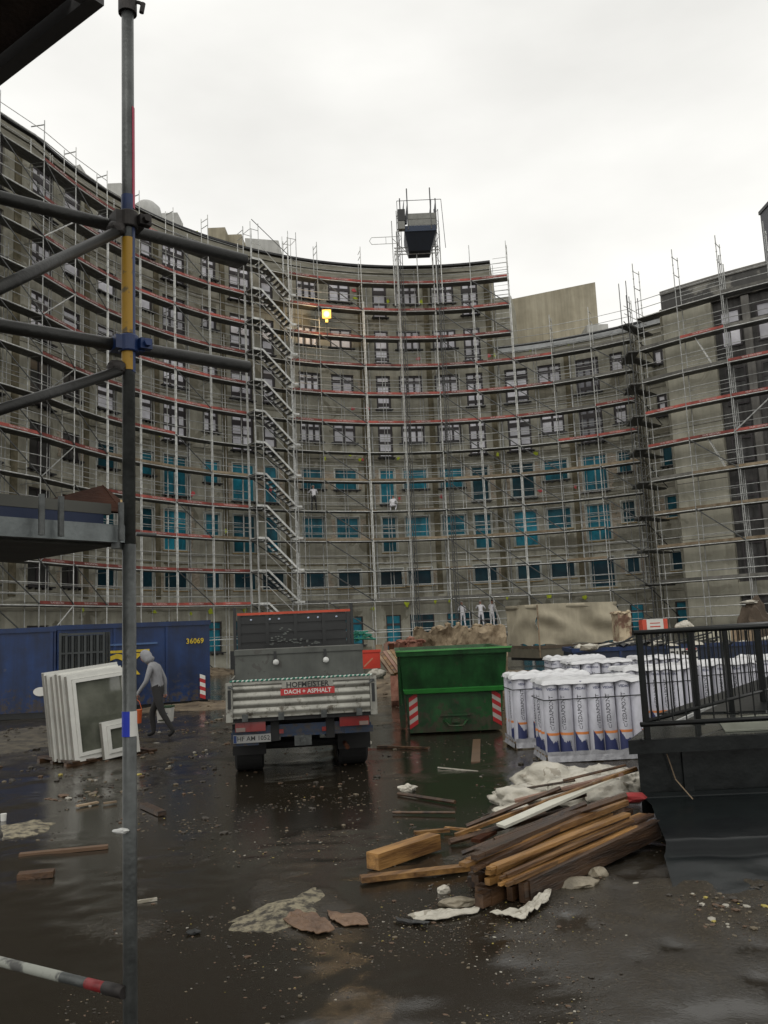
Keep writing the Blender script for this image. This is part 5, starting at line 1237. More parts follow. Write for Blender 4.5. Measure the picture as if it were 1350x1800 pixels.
mb = MB(); xa, za = cx_of(180, 1148); xb, zb = cx_of(262, 1142); mb.box(xa, xb, -.046, -.042, za-.02, za+.05); mb.build('swoosh', yellow_p, C1)
x0, z0 = cx_of(205, 1195); ltext(C1, 'TEIS-LOGI', .2, x0, z0, yellow_p, space=1.05)
x0, z0 = cx_of(342, 1127); ltext(C1, '36069', .21, x0, z0, yellow_p, bold=.004)
mb = MB(); xa, za = cx_of(184, 1136); xb, zb = cx_of(276, 1133); mb.box(xa, xb, -.06, -.001, za-.0, za+.05); mb.build('raised_bar', mat('lighter_blue', (.05, .10, .22), .5), C1)
xa, za = cx_of(351, 1226); xb, zb = cx_of(360, 1184); mb = MB(); 
for i in range(6):
    zz = za+(zb-za)*i/6; h_ = (zb-za)/6; mb.mi(i % 2).hexa([(xa, -.042, zz), (xb, -.042, zz-.06), (xb, -.036, zz-.06), (xa, -.036, zz), (xa, -.042, zz+h_), (xb, -.042, zz+h_-.06), (xb, -.036, zz+h_-.06), (xa, -.036, zz+h_)])
mb.build('hazard_marking', [red_p, white_p], C1)
q = aty(65, 1217, 22.75); mb = MB(); T = Matrix.Translation((q.x+13.5, -.05, q.z)) @ Matrix.Rotation(pi/2, 4, 'X') @ Matrix.Diagonal((1, .62, 1, 1)); mb.lathe([(.19, -.012), (.19, .012)], n=28, T=T); mb.build('oval_badge', white_p, C2_)
# low navy container on the right with debris
C3, L3 = cont('debris_container', 'low navy container behind the bitumen rolls, loaded with debris', V((5.85, 27.6, 0)), V((14.5, 27.0, 0)), 1.06, 2.2, None)
C3.children[0].data.materials[0] = navy
x0 = (1166-675)/F_PX*27.3-5.85+.35
mb = MB().box(x0-.46, x0+.40, -.044, -.038, .58, .98); mb.build('sign_plate', white_p, C3); ltext(C3, 'BLITZ', .33, x0-.03, .74, black_p, bold=.012, y=-.05); MB().box(x0+.05, x0+.38, -.05, -.045, .90, .95).build('red_bar', red_p, C3)
random.seed(31); mb = MB()
DB = thing('container_debris', 'mixed dark and white debris heaped on the low navy container', 'debris', (10, 28, 1.0))
mw = MB(); md_ = MB()
for i in range(70):
    x = random.uniform(-3.9, 4.3); (mw if random.random() < .42 else md_).rock((x, random.uniform(-.7, .9), random.uniform(0, .12)+.10*max(0, 1-abs(x+2.2)/1.5)), random.uniform(.12, .4), .2, random.uniform(.04, .12), i, .6, 1)
for i in range(10):
    x = random.uniform(-3.8, 0); md_.beam((x, -.5, .1), (x+random.uniform(.6, 1.6), -.3, random.uniform(.1, .42)), .05, .05)
mw.build('white_scraps', bag_m, DB)['kind'] = 'stuff'; md_.build('dark_scraps', black_p, DB)['kind'] = 'stuff'
q = aty(1124, 1106, 29); RCW = thing('striped_carton', 'red and white striped carton on the debris behind the railing', 'carton', (q.x, 28.6, q.z-.05)); W_ = 43*29/F_PX
MB().box(.14, W_-.14, 0, .4, 0, .36).build('body', white_p, RCW); MB().box(0, .138, -.005, .405, -.0, .365).build('red_end', mat('red_carton', (.5, .07, .04), .6), RCW); MB().box(W_-.138, W_, -.005, .405, -.0, .365).build('red_end', mat('red_carton', (.5, .07, .04), .6), RCW)
mb = MB(); mb.box(.25, W_-.25, -.006, -.001, .10, .14); mb.box(.25, W_-.25, -.006, -.001, .22, .25); mb.build('printed_lines', mat('red_carton', (.5, .07, .04), .6), RCW)
MB().box(.15, W_-.15, -.004, .404, .361, .375).build('lid', white_p, RCW)
q = aty(1197, 1104, 29); bag('white crumpled sack on the debris right of the striped carton', (q.x, 28.7, q.z), .33, .25, .24, 44)
q = aty(1238, 1106, 29); bag('flatter white sack on the debris behind the railing', (q.x, 28.8, q.z-.08), .42, .25, .14, 45)
for i, x in enumerate((1232, 1252, 1262, 1275, 1290, 1303, 1316)):
    q = aty(x, 1118, 28.4); tag(MB().box(q.x-.14, q.x+.14, 28.3, 28.5, 1.0, q.z+.18+.03*(i % 3)).build('upright_slab', (mat('cream_slab', (.45, .43, .33), .7), wood_old)[i > 3]), 'upright pale slab standing in the low navy container behind the railing', 'slab', 'slabs standing in the navy container')

# ------------------------------------------------------------------ canvas trailer
P0_, P1_, P2_ = aty(890, 1100, 38.5), aty(946, 1100, 36.0), aty(1087, 1100, 38.0)
TR = thing('canvas_trailer', 'parked trailer with a tan canvas tarpaulin cover behind the rubble', 'trailer', (P1_.x, P1_.y, 0)); OT = TR.location.copy()
a = V((P0_.x, P0_.y, 0))-OT; b_ = V((P2_.x, P2_.y, 0))-OT; mb = MB()
def cloth(mb, u, zt, zb, n=30, m_=10, seed=0, amp=.07):
    k = len(mb.v); nrm = V((-u.y, u.x, 0)).normalized(); 
    if nrm.y > 0: nrm = -nrm
    for i in range(n+1):
        for j in range(m_+1):
            f, g_ = i/n, j/m_; sag = amp*sin(pi*g_)*(.5*sin(f*9+seed+g_*3)+N.noise(V((f*4+g_*2, g_*2.5, seed)))); p = u*f+nrm*sag; mb.v.append((p.x, p.y, zb+(zt-zb)*g_+.05*(1-g_)*sin(f*pi*5)))
    for i in range(n):
        for j in range(m_): q = k+i*(m_+1)+j; mb.f.append((q, q+m_+1, q+m_+2, q+1)); mb.m.append(0)
cloth(mb, a, 2.72, 1.02, 16, 14, 1, .16); cloth(mb, b_, 2.72, 1.0, 44, 14, 4, .34)
mb.hexa([a+V((0, 0, 2.55)), (0, 0, 2.55), b_+V((0, 0, 2.55)), a+b_+V((0, 0, 2.55)), a+V((0, 0, 2.73)), (0, 0, 2.73), b_+V((0, 0, 2.73)), a+b_+V((0, 0, 2.73))])
mb.build('canvas', canvas_m, TR, smooth=True)
mb = MB()
for u in (a, b_): mb.beam(u*.01+V((0, 0, .92)), u*.99+V((0, 0, .92)), .06, .12)
mb.build('canvas_hem', mat('dark_hem', (.08, .06, .04), .8), TR)
mb = MB(); n_ = V((-.05, .08, 0))
for u in (a, b_): mb.beam(u*.01+V((0, .05, .66)), u*.99+V((0, .05, .66)), .08, .38)
mb.build('side_board', mat('khaki_board', (.11, .098, .07), .7), TR); MB().hexa([a*.9+V((0, 0, .35)), V((.1, .1, .35)), b_*.95+V((0, 0, .35)), (a+b_)*.9+V((0, 0, .35)), a*.9+V((0, 0, .47)), V((.1, .1, .47)), b_*.95+V((0, 0, .47)), (a+b_)*.9+V((0, 0, .47))]).build('chassis', under, TR)
MB().tube((0, -.06, .5), (0, -.06, 2.7), .03, 6).build('corner_rope', wood_old, TR)
for f in (.20, .42):
    c_ = b_*f+V((0, .15, 0)); u = b_.normalized(); T = Matrix(((u.x, 0, -u.y, c_.x), (u.y, 0, u.x, c_.y), (0, 1, 0, .36), (0, 0, 0, 1)))
    o = MB().lathe([(.2, -.0), (.34, 0), (.36, .04), (.36, .2), (.34, .24), (.2, .24)], n=24, T=T, cap=False).build('wheel', black_rub, TR); MB().lathe([(.02, .04), (.2, .05), (.2, .2), (.02, .2)], n=18, T=T).build('rim', near_galv, o)

# ------------------------------------------------------------------ bitumen rolls on pallets
def roll_mesh(variant):
    key = ('roll', variant)
    if key in wcache: return wcache[key]
    mb = MB(); r = .104; z0, z1 = 0., 1.0; n = 24; k = len(mb.v)
    mb.mi(0).lathe([(r, 0), (r, 1.0), (r*.93, 1.012), (.028, 1.012), (.026, .98)], n=n, cap=False)
    def cyl(u, z, rr_): t = u/r-pi/2+{0: 0, 1: .55, 2: -.5}[variant % 3]; return (rr_*cos(t), rr_*sin(t), z)
    def strip(z_a, z_b, u0, u1, mi, rr_=r+.0012, m_=10):
        mb.mi(mi)
        for i in range(m_):
            a_, c_ = u0+(u1-u0)*i/m_, u0+(u1-u0)*(i+1)/m_
            za = [f(a_) if callable(f) else f for f in (z_a, z_b)]; zc = [f(c_) if callable(f) else f for f in (z_a, z_b)]
            mb.face([cyl(a_, za[0], rr_), cyl(c_, zc[0], rr_), cyl(c_, zc[1], rr_), cyl(a_, za[1], rr_)])
    strip(.265, .30, -.12, .12, 1)
    def mount(u): u2 = u+.12; return .015+max(0, .30-u2*1.55, .10+.5*u2-max(0, u2-.16)*4)+.03*N.noise(V((u*70, variant, 0)))
    strip(.004, mount, -.12, .10, 2, m_=26)
    def bend(s, size, u, z, rot, mi, bold=0.):
        vs, fs = text_geo(s, size, 0, bold); o_ = []
        for x, y, _ in vs:
            if rot: x, y = -y, x
            o_.append(cyl(u+x, z+y, r+.002))
        mb.mi(mi).add(o_, fs)
    bend('VEDAPOINT', .078, -.025, .60, True, 3, .001); bend('U', .07, -.02, .36, False, 3); bend('VEDAG', .05, .0, .90, False, 2, .001)
    bend('SOLID', .045, .055, .13, True, 3)
    strip(.985, 1.0, -.2, .2, 2)
    me = mb.mesh('roll'); 
    for q in (paper, orange_print, navy_print, mat('charcoal_print', (.05, .05, .06), .6)): me.materials.append(q)
    me.polygons.foreach_set('material_index', mb.m); me.polygons.foreach_set('use_smooth', [i < n*1 for i in range(len(me.polygons))]); me.update(); wcache[key] = me; return me
film_top = mat('white_film_cap', (.62, .62, .63), .3, var=.07, scale=5, bump=.6, bscale=14)
def pallet(label, x, y, nx, ny, rz=0., seed=1, capstyle=0):
    P_ = thing('roll_pallet', label, 'pallet of rolls', (x, y, ground_h(x, y)*.5), rz, 'pallets of wrapped bitumen rolls'); random.seed(seed)
    W, D = nx*.21, ny*.21; mb = MB()
    for i in range(5): mb.box(-.02, W+.02, i*(D-.09)/4, i*(D-.09)/4+.09, .10, .122)
    for i in range(3): mb.box(i*(W-.1)/2, i*(W-.1)/2+.1, 0, D, .0, .098)
    mb.build('wooden_pallet', wood_old, P_)
    for i in range(nx):
        for j in range(ny):
            if i in (0, nx-1) or j in (0, ny-1):
                T = Matrix.Translation((.105+i*.21, .105+j*.21, .124)) @ Matrix.Rotation(random.uniform(-.6, .6)+(-pi/2 if i == 0 and j > 0 else 0), 4, 'Z') @ Matrix.Rotation(random.uniform(-.022, .022), 4, 'Y') @ Matrix.Diagonal((1, 1, random.uniform(.985, 1.012), 1))
                link('roll', roll_mesh(random.randrange(3)), None, P_, T=T)
    # crumpled film over the top
    n, m_ = nx*8, ny*8; mb = MB()
    for jn in range(m_+1):
        for i in range(n+1):
            u, v_ = i/n, jn/m_; xx, yy = -.02+u*(W+.04), -.02+v_*(D+.04); ex = min(u, 1-u, v_, 1-v_)
            bump_ = .035*abs(sin(xx*pi/.21))*abs(sin(yy*pi/.21)) if capstyle else .012*abs(sin(xx*pi/.21))
            z = 1.150+bump_+.03*N.noise(V((xx*5, yy*5, seed)))+(-.06 if ex == 0 else 0)
            mb.v.append((xx, yy, z))
    for jn in range(m_):
        for i in range(n): a_ = jn*(n+1)+i; mb.f.append((a_, a_+1, a_+n+2, a_+n+1)); mb.m.append(0)
    mb.build('film_cap', film_top, P_, smooth=True)
    mb = MB(); z = .93-.05*(seed % 2)
    c4 = [V((-.006, -.006, z)), V((W+.006, -.006, z+.02)), V((W+.006, D+.006, z+.02)), V((-.006, D+.006, z))]
    for i in range(4): mb.beam(c4[i], c4[(i+1) % 4], .004, .014)
    mb.build('strap', black_p, P_)
    n = nx*10; mb = MB()
    for (a_, b_) in (((0, 0), (W, 0)), ((0, D), (0, 0))):
        for i in range(n):
            def pt(f, z): p = V((a_[0]+(b_[0]-a_[0])*f, a_[1]+(b_[1]-a_[1])*f, z)); nn_ = V((0, -1, 0)) if a_[1] == b_[1] else V((-1, 0, 0)); return p+nn_*(.012+.012*N.noise(V((f*14, z*9, seed)))+(.02 if z < .1 else 0))
            f0, f1 = i/n, (i+1)/n; hz = lambda f: .17+.035*N.noise(V((f*8, 2, seed)))
            mb.face([pt(f0, .03), pt(f1, .03), pt(f1, .11), pt(f0, .11)]); mb.face([pt(f0, .11), pt(f1, .11), pt(f1, hz(f1)), pt(f0, hz(f0))])
    mb.build('film_skirt', mat('grey_film', (.36, .36, .38), .25, var=.2, scale=8, bump=.6, bscale=20), P_)
    return P_
pallet('pallet of white wrapped rolls nearest the camera, left of the black platform', 2.14, 12.25, 7, 4, RD(2), 1)
pallet('pallet of white rolls with bulging film caps right of the green skip', 1.92, 13.75, 6, 4, RD(3), 2, 1)
pallet('pallet of white rolls directly behind the railing corner post', 3.95, 14.6, 6, 4, RD(4), 3)
pallet('pallet of white rolls seen through the middle of the railing', 5.50, 15.2, 5, 4, RD(12), 4, 1)
pallet('pallet of white rolls behind the right part of the railing', 6.85, 16.0, 5, 4, RD(10), 5, 1)
pallet('pallet of white rolls at the right edge behind the railing', 8.2, 16.6, 5, 4, RD(8), 6)
pallet('pallet of white rolls in the back row above the two left pallets', 3.70, 17.6, 6, 4, RD(5), 7)
pallet('rearmost pallet of white rolls, its top just showing left of the railing', 3.65, 19.6, 6, 4, RD(2), 8, 1)
pallet('pallet of white rolls in the back row behind the railing corner', 5.3, 18.2, 5, 4, RD(6), 9)

# ------------------------------------------------------------------ black platform with railing
ZP = .82
PA, PBk = atz(1104, 1302, ZP), atz(1158, 1262, ZP)
ra_, rb_ = atz(1136, 1272, .98), atz(1340, 1217, .98); RDr = (rb_-ra_).normalized()
PF = thing('black_platform', 'raised black platform wrapped in wet bitumen sheet at the right edge', 'platform', (PA.x, PA.y, 0)); OF = PF.location.copy()
Fx = PA+V((5, .12, 0))
def lv(p, z): return V((p.x, p.y, z))-OF
pol_ = [PA, Fx, PBk+RDr*7+V((3, 0, 0)), PBk+RDr*7, PBk]
def prism(mb, pts, z0, z1):
    n = len(pts); mb.face([lv(p, z1) for p in pts]); mb.face([lv(p, z0) for p in pts][::-1])
    for i in range(n): mb.face([lv(pts[i], z0), lv(pts[(i+1) % n], z0), lv(pts[(i+1) % n], z1), lv(pts[i], z1)])
mb = MB(); prism(mb, pol_, ZP-.13, ZP); mb.build('top_slab', bitu, PF); mb = MB(); prism(mb, [p+V((.03*(1 if i_ in (0, 4) else 0), .03 if i_ < 2 else 0, 0)) for i_, p in enumerate(pol_)], ZP+.001, ZP+.003); mb.build('wet_top_sheet', bitu_top, PF)
ins = [PA+V((.12, .14, 0)), Fx+V((0, .14, 0)), pol_[2]+V((0, -.1, 0)), pol_[3]+V((.15, 0, 0)), PBk+V((.13, -.0, 0))]
mb = MB(); prism(mb, ins, .1, ZP-.132); mb.build('wall', bitu, PF)
q0_, q1_ = atz(1245, 1284, ZP+.005), atz(1245, 1262, ZP+.005)
mb = MB(); a_ = atz(1275, 1288, ZP); b2 = atz(1262, 1268, ZP); prism(mb, [a_, a_+V((3, 0, 0)), b2+V((3.5, .6, 0)), b2+V((.5, .28, 0)), b2], ZP+.006, ZP+.02); mb.build('floor_panel', mat('pale_wet_floor', (.19, .20, .16), .3, scale=2), PF)
mb = MB(); mb.beam(lv(atz(1190, 1272, ZP), ZP+.02), lv(atz(1260, 1252, ZP), ZP+.10), .03, .03); mb.build('edge_strip', galv, PF)
# sloping ramp slab behind the side rail
mb = MB(); u0, u1 = PBk+V((.1, .3, 0)), PBk+RDr*6+V((.1, .3, 0)); mb.hexa([lv(u0, ZP), lv(u0+V((1.2, -.2, 0)), ZP), lv(u1+V((1.2, -.2, 0)), ZP), lv(u1, ZP), lv(u0, ZP+.02), lv(u0+V((1.2, -.2, 0)), ZP+.02), lv(u1+V((1.2, -.2, 0)), ZP+.16), lv(u1, ZP+.22)]); mb.build('ramp', bitu, PF)
# draped membrane skirt
n_, m_ = 90, 34; mb = MB()
for i in range(n_+1):
    for jn in range(m_+1):
        u, v_ = i/n_, jn/m_; x = PA.x+.14-(.0 if v_ < .2 else (v_-.2)*.62)+u*(3.6+ (v_)*.6); wy = PA.y+.13
        if v_ < .12: y = wy-.01; z = .30-.05*v_/.12
        elif v_ < .62: f = (v_-.12)/.5; y = wy-.02-1.45*f; z = .26-.07*f**.7
        elif v_ < .66: f = (v_-.62)/.04; y = wy-1.47-.02*f; z = .19-.10*f
        else: f = (v_-.66)/.34; y = wy-1.45-.95*f; z = .10-.075*f
        if v_ > .12:
            w2 = min(1, (v_-.12)*6); z += w2*(.03*N.noise(V((x*1.1, y*1.6, 2)))+.012*N.noise(V((x*4, y*6, 5))))
        if v_ > .6: y += .12*N.noise(V((x*1.3, 7, 0)))
        if .97 < v_: z -= .03
        mb.v.append((x-OF.x, y-OF.y, z))
for i in range(n_):
    for jn in range(m_): a_ = i*(m_+1)+jn; mb.f.append((a_, a_+m_+1, a_+m_+2, a_+1)); mb.m.append(0)
mb.build('draped_sheet', mat('wet_bitumen_drape', (.004, .005, .006), .28, col2=(.009, .012, .012), scale=1.6, bump=.3, bscale=4, spec=.2), PF, smooth=True)
for k in range(4):
    x = .55+k*1.05; MB().box(x, x+.09, .128-.004, .139, .12, ZP-.14).build('sheet_seam', bitu, PF); MB().beam(V((x+.1, .03, ZP+.004)), V((x+.1+RDr.x*2.2, .03+RDr.y*2.2, ZP+.004)), .09, .005).build('top_seam', bitu_top, PF)
mb = MB(); p_ = lv(atz(1178, 1330, .7), .72)+V((0, -.02, 0)); mb.path([lv(aty(1172, 1325, PA.y+.10), 0)+V((0, 0, aty(1172, 1325, PA.y+.10).z)), V((aty(1188, 1375, PA.y+.10).x-OF.x, .10, .42)), V((aty(1210, 1420, PA.y).x-OF.x, -.15, .28))], .006, 5); mb.build('hanging_cord', wood_old, PF)
# railing: one thing standing on the platform
RG = thing('black_railing', 'black tubular railing with thin bars on the raised platform at the right', 'railing', (ra_.x, ra_.y, ZP)); OG = RG.location.copy(); rail_m = mat('black_gloss_rail', (.004, .005, .005), .3, spec=.22, scale=8, var=.3)
def rl(p, z): return V((p.x, p.y, z))-OG
ZT = aty(1122, 1112, ra_.y).z
fr0 = ra_+V((-.06, -.02, 0)); fr1 = ra_+V((4.5, .22, 0)); sd1 = ra_+RDr*7
def rtube(name, a, b_, r): 
    o = MB().tube(a, b_, r, 14).build(name, rail_m, RG)
    for p in o.data.polygons: p.use_smooth = len(p.vertices) == 4
rtube('bottom_rail', rl(fr0, .975), rl(fr1, .975), .024); rtube('bottom_rail', rl(ra_, 1.0), rl(sd1, 1.0), .021)
rtube('top_rail', rl(fr0, ZT), rl(fr1, ZT+.02), .024); rtube('top_rail', rl(ra_, ZT-.001), rl(sd1, ZT-.001), .022)
pz = [ra_, atz(1224, 1246, .98), atz(1285, 1230, .98), atz(1340, 1217, .98)]
for p in pz+[pz[3]+(pz[3]-pz[2]), pz[3]+(pz[3]-pz[2])*2.2, ra_+V((1.62, .08, 0)), ra_+V((3.2, .16, 0))]:
    p2 = p; MB().box(-.026, .026, -.026, .026, ZP-OG.z, ZT-OG.z-.01, Matrix.Translation((p2.x-OG.x, p2.y-OG.y, 0))).build('post', rail_m, RG)
    MB().box(-.06, .06, -.06, .06, .004, .016, Matrix.Translation((p2.x-OG.x, p2.y-OG.y, 0))).build('foot_plate', rail_m, RG)
mbs = 0
L_ = (fr1-ra_).length
for q in np.arange(.13, 3.9, .135):
    p = ra_+(fr1-ra_).normalized()*q; MB().tube(rl(p, .99), rl(p, ZT-.01), .0075, 8, cap=False).build('baluster', rail_m, RG)
for q in np.arange(.14, 5.5, .14):
    p = ra_+RDr*q; MB().tube(rl(p, 1.0), rl(p, ZT-.01), .0075, 8, cap=False).build('baluster', rail_m, RG)

# ------------------------------------------------------------------ timber
random.seed(14)
near_c, far_c = V((.74, 6.46, 0)), V((2.06, 7.90, 0)); td = (far_c-near_c).normalized(); ts = V((td.y, -td.x, 0))
rows = [(-.44, .02, .10, .07, 'd'), (-.33, .02, .10, .10, 'd'), (-.22, .02, .09, .10, 'd'), (-.12, .02, .09, .12, 'd'), (-.02, .02, .09, .11, 'd'), (.08, .02, .09, .12, 'd'), (.17, .02, .07, .15, 'd'),
        (-.40, .10, .08, .05, 'd'), (-.31, .13, .08, .06, 'f'), (-.21, .13, .09, .05, 'd'), (-.12, .15, .07, .07, 'd'), (-.03, .14, .08, .06, 'f'), (.06, .145, .07, .04, 'd'), (.13, .18, .05, .03, 'f'),
        (-.34, .195, .10, .035, 'f'), (-.23, .185, .09, .06, 'f'), (-.13, .225, .10, .035, 'd'), (-.03, .205, .07, .05, 'f'), (.05, .19, .05, .03, 'd'), (.11, .215, .04, .025, 'f'), (.165, .175, .03, .03, 'f'),
        (-.28, .25, .11, .025, 'd'), (-.17, .265, .08, .045, 'f'), (-.07, .262, .07, .03, 'd'), (.01, .26, .07, .025, 'f'), (-.22, .315, .09, .02, 'd'), (-.11, .315, .06, .04, 'd')]
for i, (s_, z, w_, h_, c_) in enumerate(rows):
    st = near_c+ts*s_-td*(random.uniform(-.05, .22)-(.2 if s_ < -.2 else 0)); ln = random.uniform(1.8, 2.35); ang = random.uniform(-.045, .045)+(.05 if s_ < -.25 else 0)
    d2 = V((td.x*cos(ang)-td.y*sin(ang), td.x*sin(ang)+td.y*cos(ang), random.uniform(0, .03)))
    a_ = st+V((0, 0, z+h_/2)); mbb = MB().beam(a_+d2*.05, a_+d2*ln, w_, h_); e_w = w_*random.uniform(.5, .95); mbb.beam(a_-d2*random.uniform(0, .06), a_+d2*.049, e_w, h_*random.uniform(.6, .96)); o = mbb.build('timber_beam', wood_fresh if c_ == 'f' else wood_dark)
    tag(o, 'orange wet timber in the stacked beam pile beside the black platform' if c_ == 'f' else 'dark wet timber in the stacked beam pile beside the black platform', 'timber beam', 'orange timbers in the pile' if c_ == 'f' else 'dark timbers in the pile')
def board(x0, y0, x1, y1, w_, h_, mt, label, cat='board', z0=.03, z1=None, name='board', group=None):
    a_, b_ = atz(x0, y0, z0), atz(x1, y1, z1 if z1 is not None else z0); return tag(MB().beam(a_, b_, w_, h_).build(name, mt), label, cat, group)
board(655, 1514, 764, 1478, .14, .13, wood_fresh, 'short thick square orange timber block lying alone left of the pile', 'timber beam', .085, name='timber_block')
board(634, 1545, 845, 1522, .10, .04, wood_fresh, 'long flat orange plank running from the pile to the left', 'plank', .04, name='plank')
board(728, 1464, 790, 1459, .05, .03, wood_fresh, 'short orange lath behind the timber block', 'lath', .05, name='lath')
board(782, 1455, 850, 1461, .04, .02, wood_fresh, 'thin orange lath pointing from the timber block to the pile', 'lath', .04, name='lath')
board(836, 1478, 866, 1462, .09, .03, rust, 'small rust-brown board offcut behind the pile', 'board', .06)
board(800, 1468, 1118, 1350, .04, .03, wood_fresh, 'long orange lath lying over the white plastic bags', 'lath', .08, .50, name='lath')
board(880, 1452, 1072, 1368, .13, .025, mat('white_painted_board', (.55, .54, .46), .5), 'white painted board lying slanted over the plastic bags', 'board', .16, .42)
for i, (x0, y0, x1, y1, z0, z1) in enumerate(((885, 1392, 1010, 1372, .10, .34), (820, 1452, 985, 1385, .06, .36), (790, 1480, 960, 1432, .04, .14), (690, 1428, 800, 1428, .02, .03), (700, 1395, 800, 1410, .02, .03), (862, 1440, 1030, 1395, .1, .3), (850, 1462, 1000, 1420, .08, .2), (812, 1500, 1030, 1412, .05, .42), (870, 1478, 1100, 1398, .2, .45), (990, 1372, 1100, 1345, .42, .52), (930, 1405, 1120, 1352, .25, .48))):
    tag(MB().tube(atz(x0, y0, z0), atz(x1, y1, z1), .014+.008*(i % 3), 6).build('rusty_rod', wood_dark), 'dark wet rod lying around the plastic bags behind the timber pile', 'rod', 'dark rods behind the pile')
board(905, 1408, 1095, 1360, .08, .025, mat('pinkish_wet_board', (.24, .14, .10), .5), 'pinkish wet board among the plastic bags', 'board', .22, .46)
bags = [(925, 1400, .06, .38, .28, .15, 1), (980, 1372, .14, .44, .34, .22, 2), (1035, 1392, .22, .40, .26, .19, 3), (1060, 1362, .2, .26, .24, .15, 4), (1088, 1396, .26, .28, .20, .16, 5), (905, 1425, .03, .24, .2, .07, 6), (1105, 1372, .22, .2, .2, .14, 7)]
bl = ['flattish crumpled white plastic bag at the left end of the bag heap', 'largest white plastic bag at the top of the heap', 'white plastic bag below the long orange lath', 'small white plastic bag at the back near the roll pallet', 'white plastic bag resting on the far end of the timber pile', 'small flat plastic scrap in front of the bag heap', 'white plastic bag touching the black platform']
for (x, y, z, rx, ry, rz_, sd_), lb in zip(bags, bl):
    p = atz(x, y+12, z*.6); bag(lb, (p.x, p.y+.15, z*.6+.03), rx, ry, rz_, sd_*5)
tag(MB().rock(atz(1108, 1402, .3), .16, .1, .05, 5, .3, 2).build('red_rag', mat('red_rag', (.25, .02, .02), .7)), 'dark red rag beside the black platform behind the timber', 'rag')
def stone(x, y, rx, ry, rz_, label, seed, mt=None, cat='stone', group=None):
    p = atz(x, y, 0); return tag(MB().rock((p.x, p.y, rz_*.3), rx, ry, rz_, seed, .3, 3).build('stone', mt or stone_m, smooth=False), label, cat, group)
stone(1000, 1560, .22, .10, .06, 'pale flat stone slab under the near right side of the timber pile', 3)
stone(1052, 1545, .08, .06, .07, 'small pale stone against the timber pile at right', 6)
stone(806, 1590, .13, .07, .04, 'flat grey stone at the near left end of the timber pile', 9)
stone(780, 1568, .05, .04, .04, 'small white stone near the left end of the timber pile', 12, bag_m)
def scrap(pts, label, mt, cat='scrap', th=.012, lift=.01, name='scrap', seed=1):
    P = [atz(x, y, 0) for x, y in pts]; n = len(P); mb = MB(); c_ = sum(P, V((0, 0, 0)))/n; R_ = 9; fine = []
    for i in range(n):
        for q in range(7): fine.append(P[i].lerp(P[(i+1) % n], q/7))
    N_ = len(fine); sg = N.noise(c_*3)*9
    for side in (0, 1):
        for r_ in range(R_+1):
            for i in range(N_):
                f = r_/R_; p = c_.lerp(fine[i], f*(1+.10*N.noise(fine[i]*9+V((sg, 0, 0)))))
                am = 1.3*lift+.008; z = lift*.4+am*abs(N.noise(V((p.x*9+sg, p.y*9, seed))))+am*.6*abs(N.noise(V((p.x*23, p.y*23, sg))))
                mb.v.append((p.x, p.y, max(.001, ground_h(p.x, p.y))+z+(th*.4 if side else 0)))
    for side in (0, 1):
        o_ = side*(R_+1)*N_
        for r_ in range(R_):
            for i in range(N_):
                j = (i+1) % N_; q = (o_+r_*N_+i, o_+(r_+1)*N_+i, o_+(r_+1)*N_+j, o_+r_*N_+j); mb.f.append(q if side else q[::-1]); mb.m.append(0)
    for i in range(N_):
        j = (i+1) % N_; a_ = R_*N_; b2_ = (R_+1)*N_+R_*N_; mb.f.append((a_+i, a_+j, b2_+j, b2_+i)); mb.m.append(0)
    return tag(mb.build(name, mt), label, cat)
scrap([(718, 1612), (770, 1602), (815, 1604), (852, 1597), (838, 1607), (780, 1619), (728, 1622)], 'white plastic strip on the wet ground left of the pile end', bag_m, name='plastic_strip')
scrap([(862, 1616), (905, 1612), (940, 1592), (972, 1576), (965, 1596), (935, 1612), (925, 1626), (895, 1620)], 'crumpled white plastic strip in front of the pile', bag_m, lift=.03, name='plastic_strip')
scrap([(692, 1616), (720, 1620), (755, 1624), (745, 1629), (700, 1623)], 'black rubber strip left of the white plastic strip', black_p, name='rubber_strip')
scrap([(497, 1627), (520, 1610), (572, 1624), (588, 1640), (560, 1649), (530, 1642)], 'rust-brown soggy cardboard sheet in the foreground puddle', mat('wet_cardboard', (.10, .055, .03), .45, col2=(.20, .12, .07), scale=6), name='cardboard_sheet', lift=.02)
scrap([(575, 1607), (600, 1610), (640, 1612), (648, 1628), (606, 1632), (580, 1622)], 'reddish mud-soaked rag right of the cardboard sheet', mat('wet_cardboard', (.1, .05, .03), .5), name='rag')
board(34, 1503, 190, 1488, .08, .03, mat('wet_brown_board', (.12, .07, .04), .45), 'long brown plank half sunk in the puddle at the left', 'plank', .015, name='plank')
board(32, 1540, 95, 1534, .12, .05, wood_dark, 'short dark board offcut at the left edge', 'board', .03)
board(135, 1417, 172, 1410, .06, .02, wood_old, 'small brown board piece beyond the puddle at left', 'board', .02)
board(182, 1412, 205, 1409, .05, .02, wood_old, 'tiny board scrap close to the steel pole', 'board', .02)
board(252, 1415, 285, 1430, .10, .05, wood_dark, 'dark brown wooden block right of the steel pole', 'block', .03, name='wood_block')
board(664, 1312, 754, 1315, .08, .03, wood_dark, 'dark bar lying between the truck and the skip', 'bar', .02, name='bar')
board(836, 1340, 838, 1300, .13, .02, mat('wet_brown_board', (.12, .07, .04), .45), 'brown board lying flat in front of the skip', 'board', .015)
board(770, 1349, 840, 1356, .02, .015, bag_m, 'thin pale lath on the wet ground before the skip', 'lath', .015, name='lath')
board(238, 1586, 276, 1580, .03, .02, bag_m, 'short pale lath right of the steel pole base', 'lath', .015, name='lath')
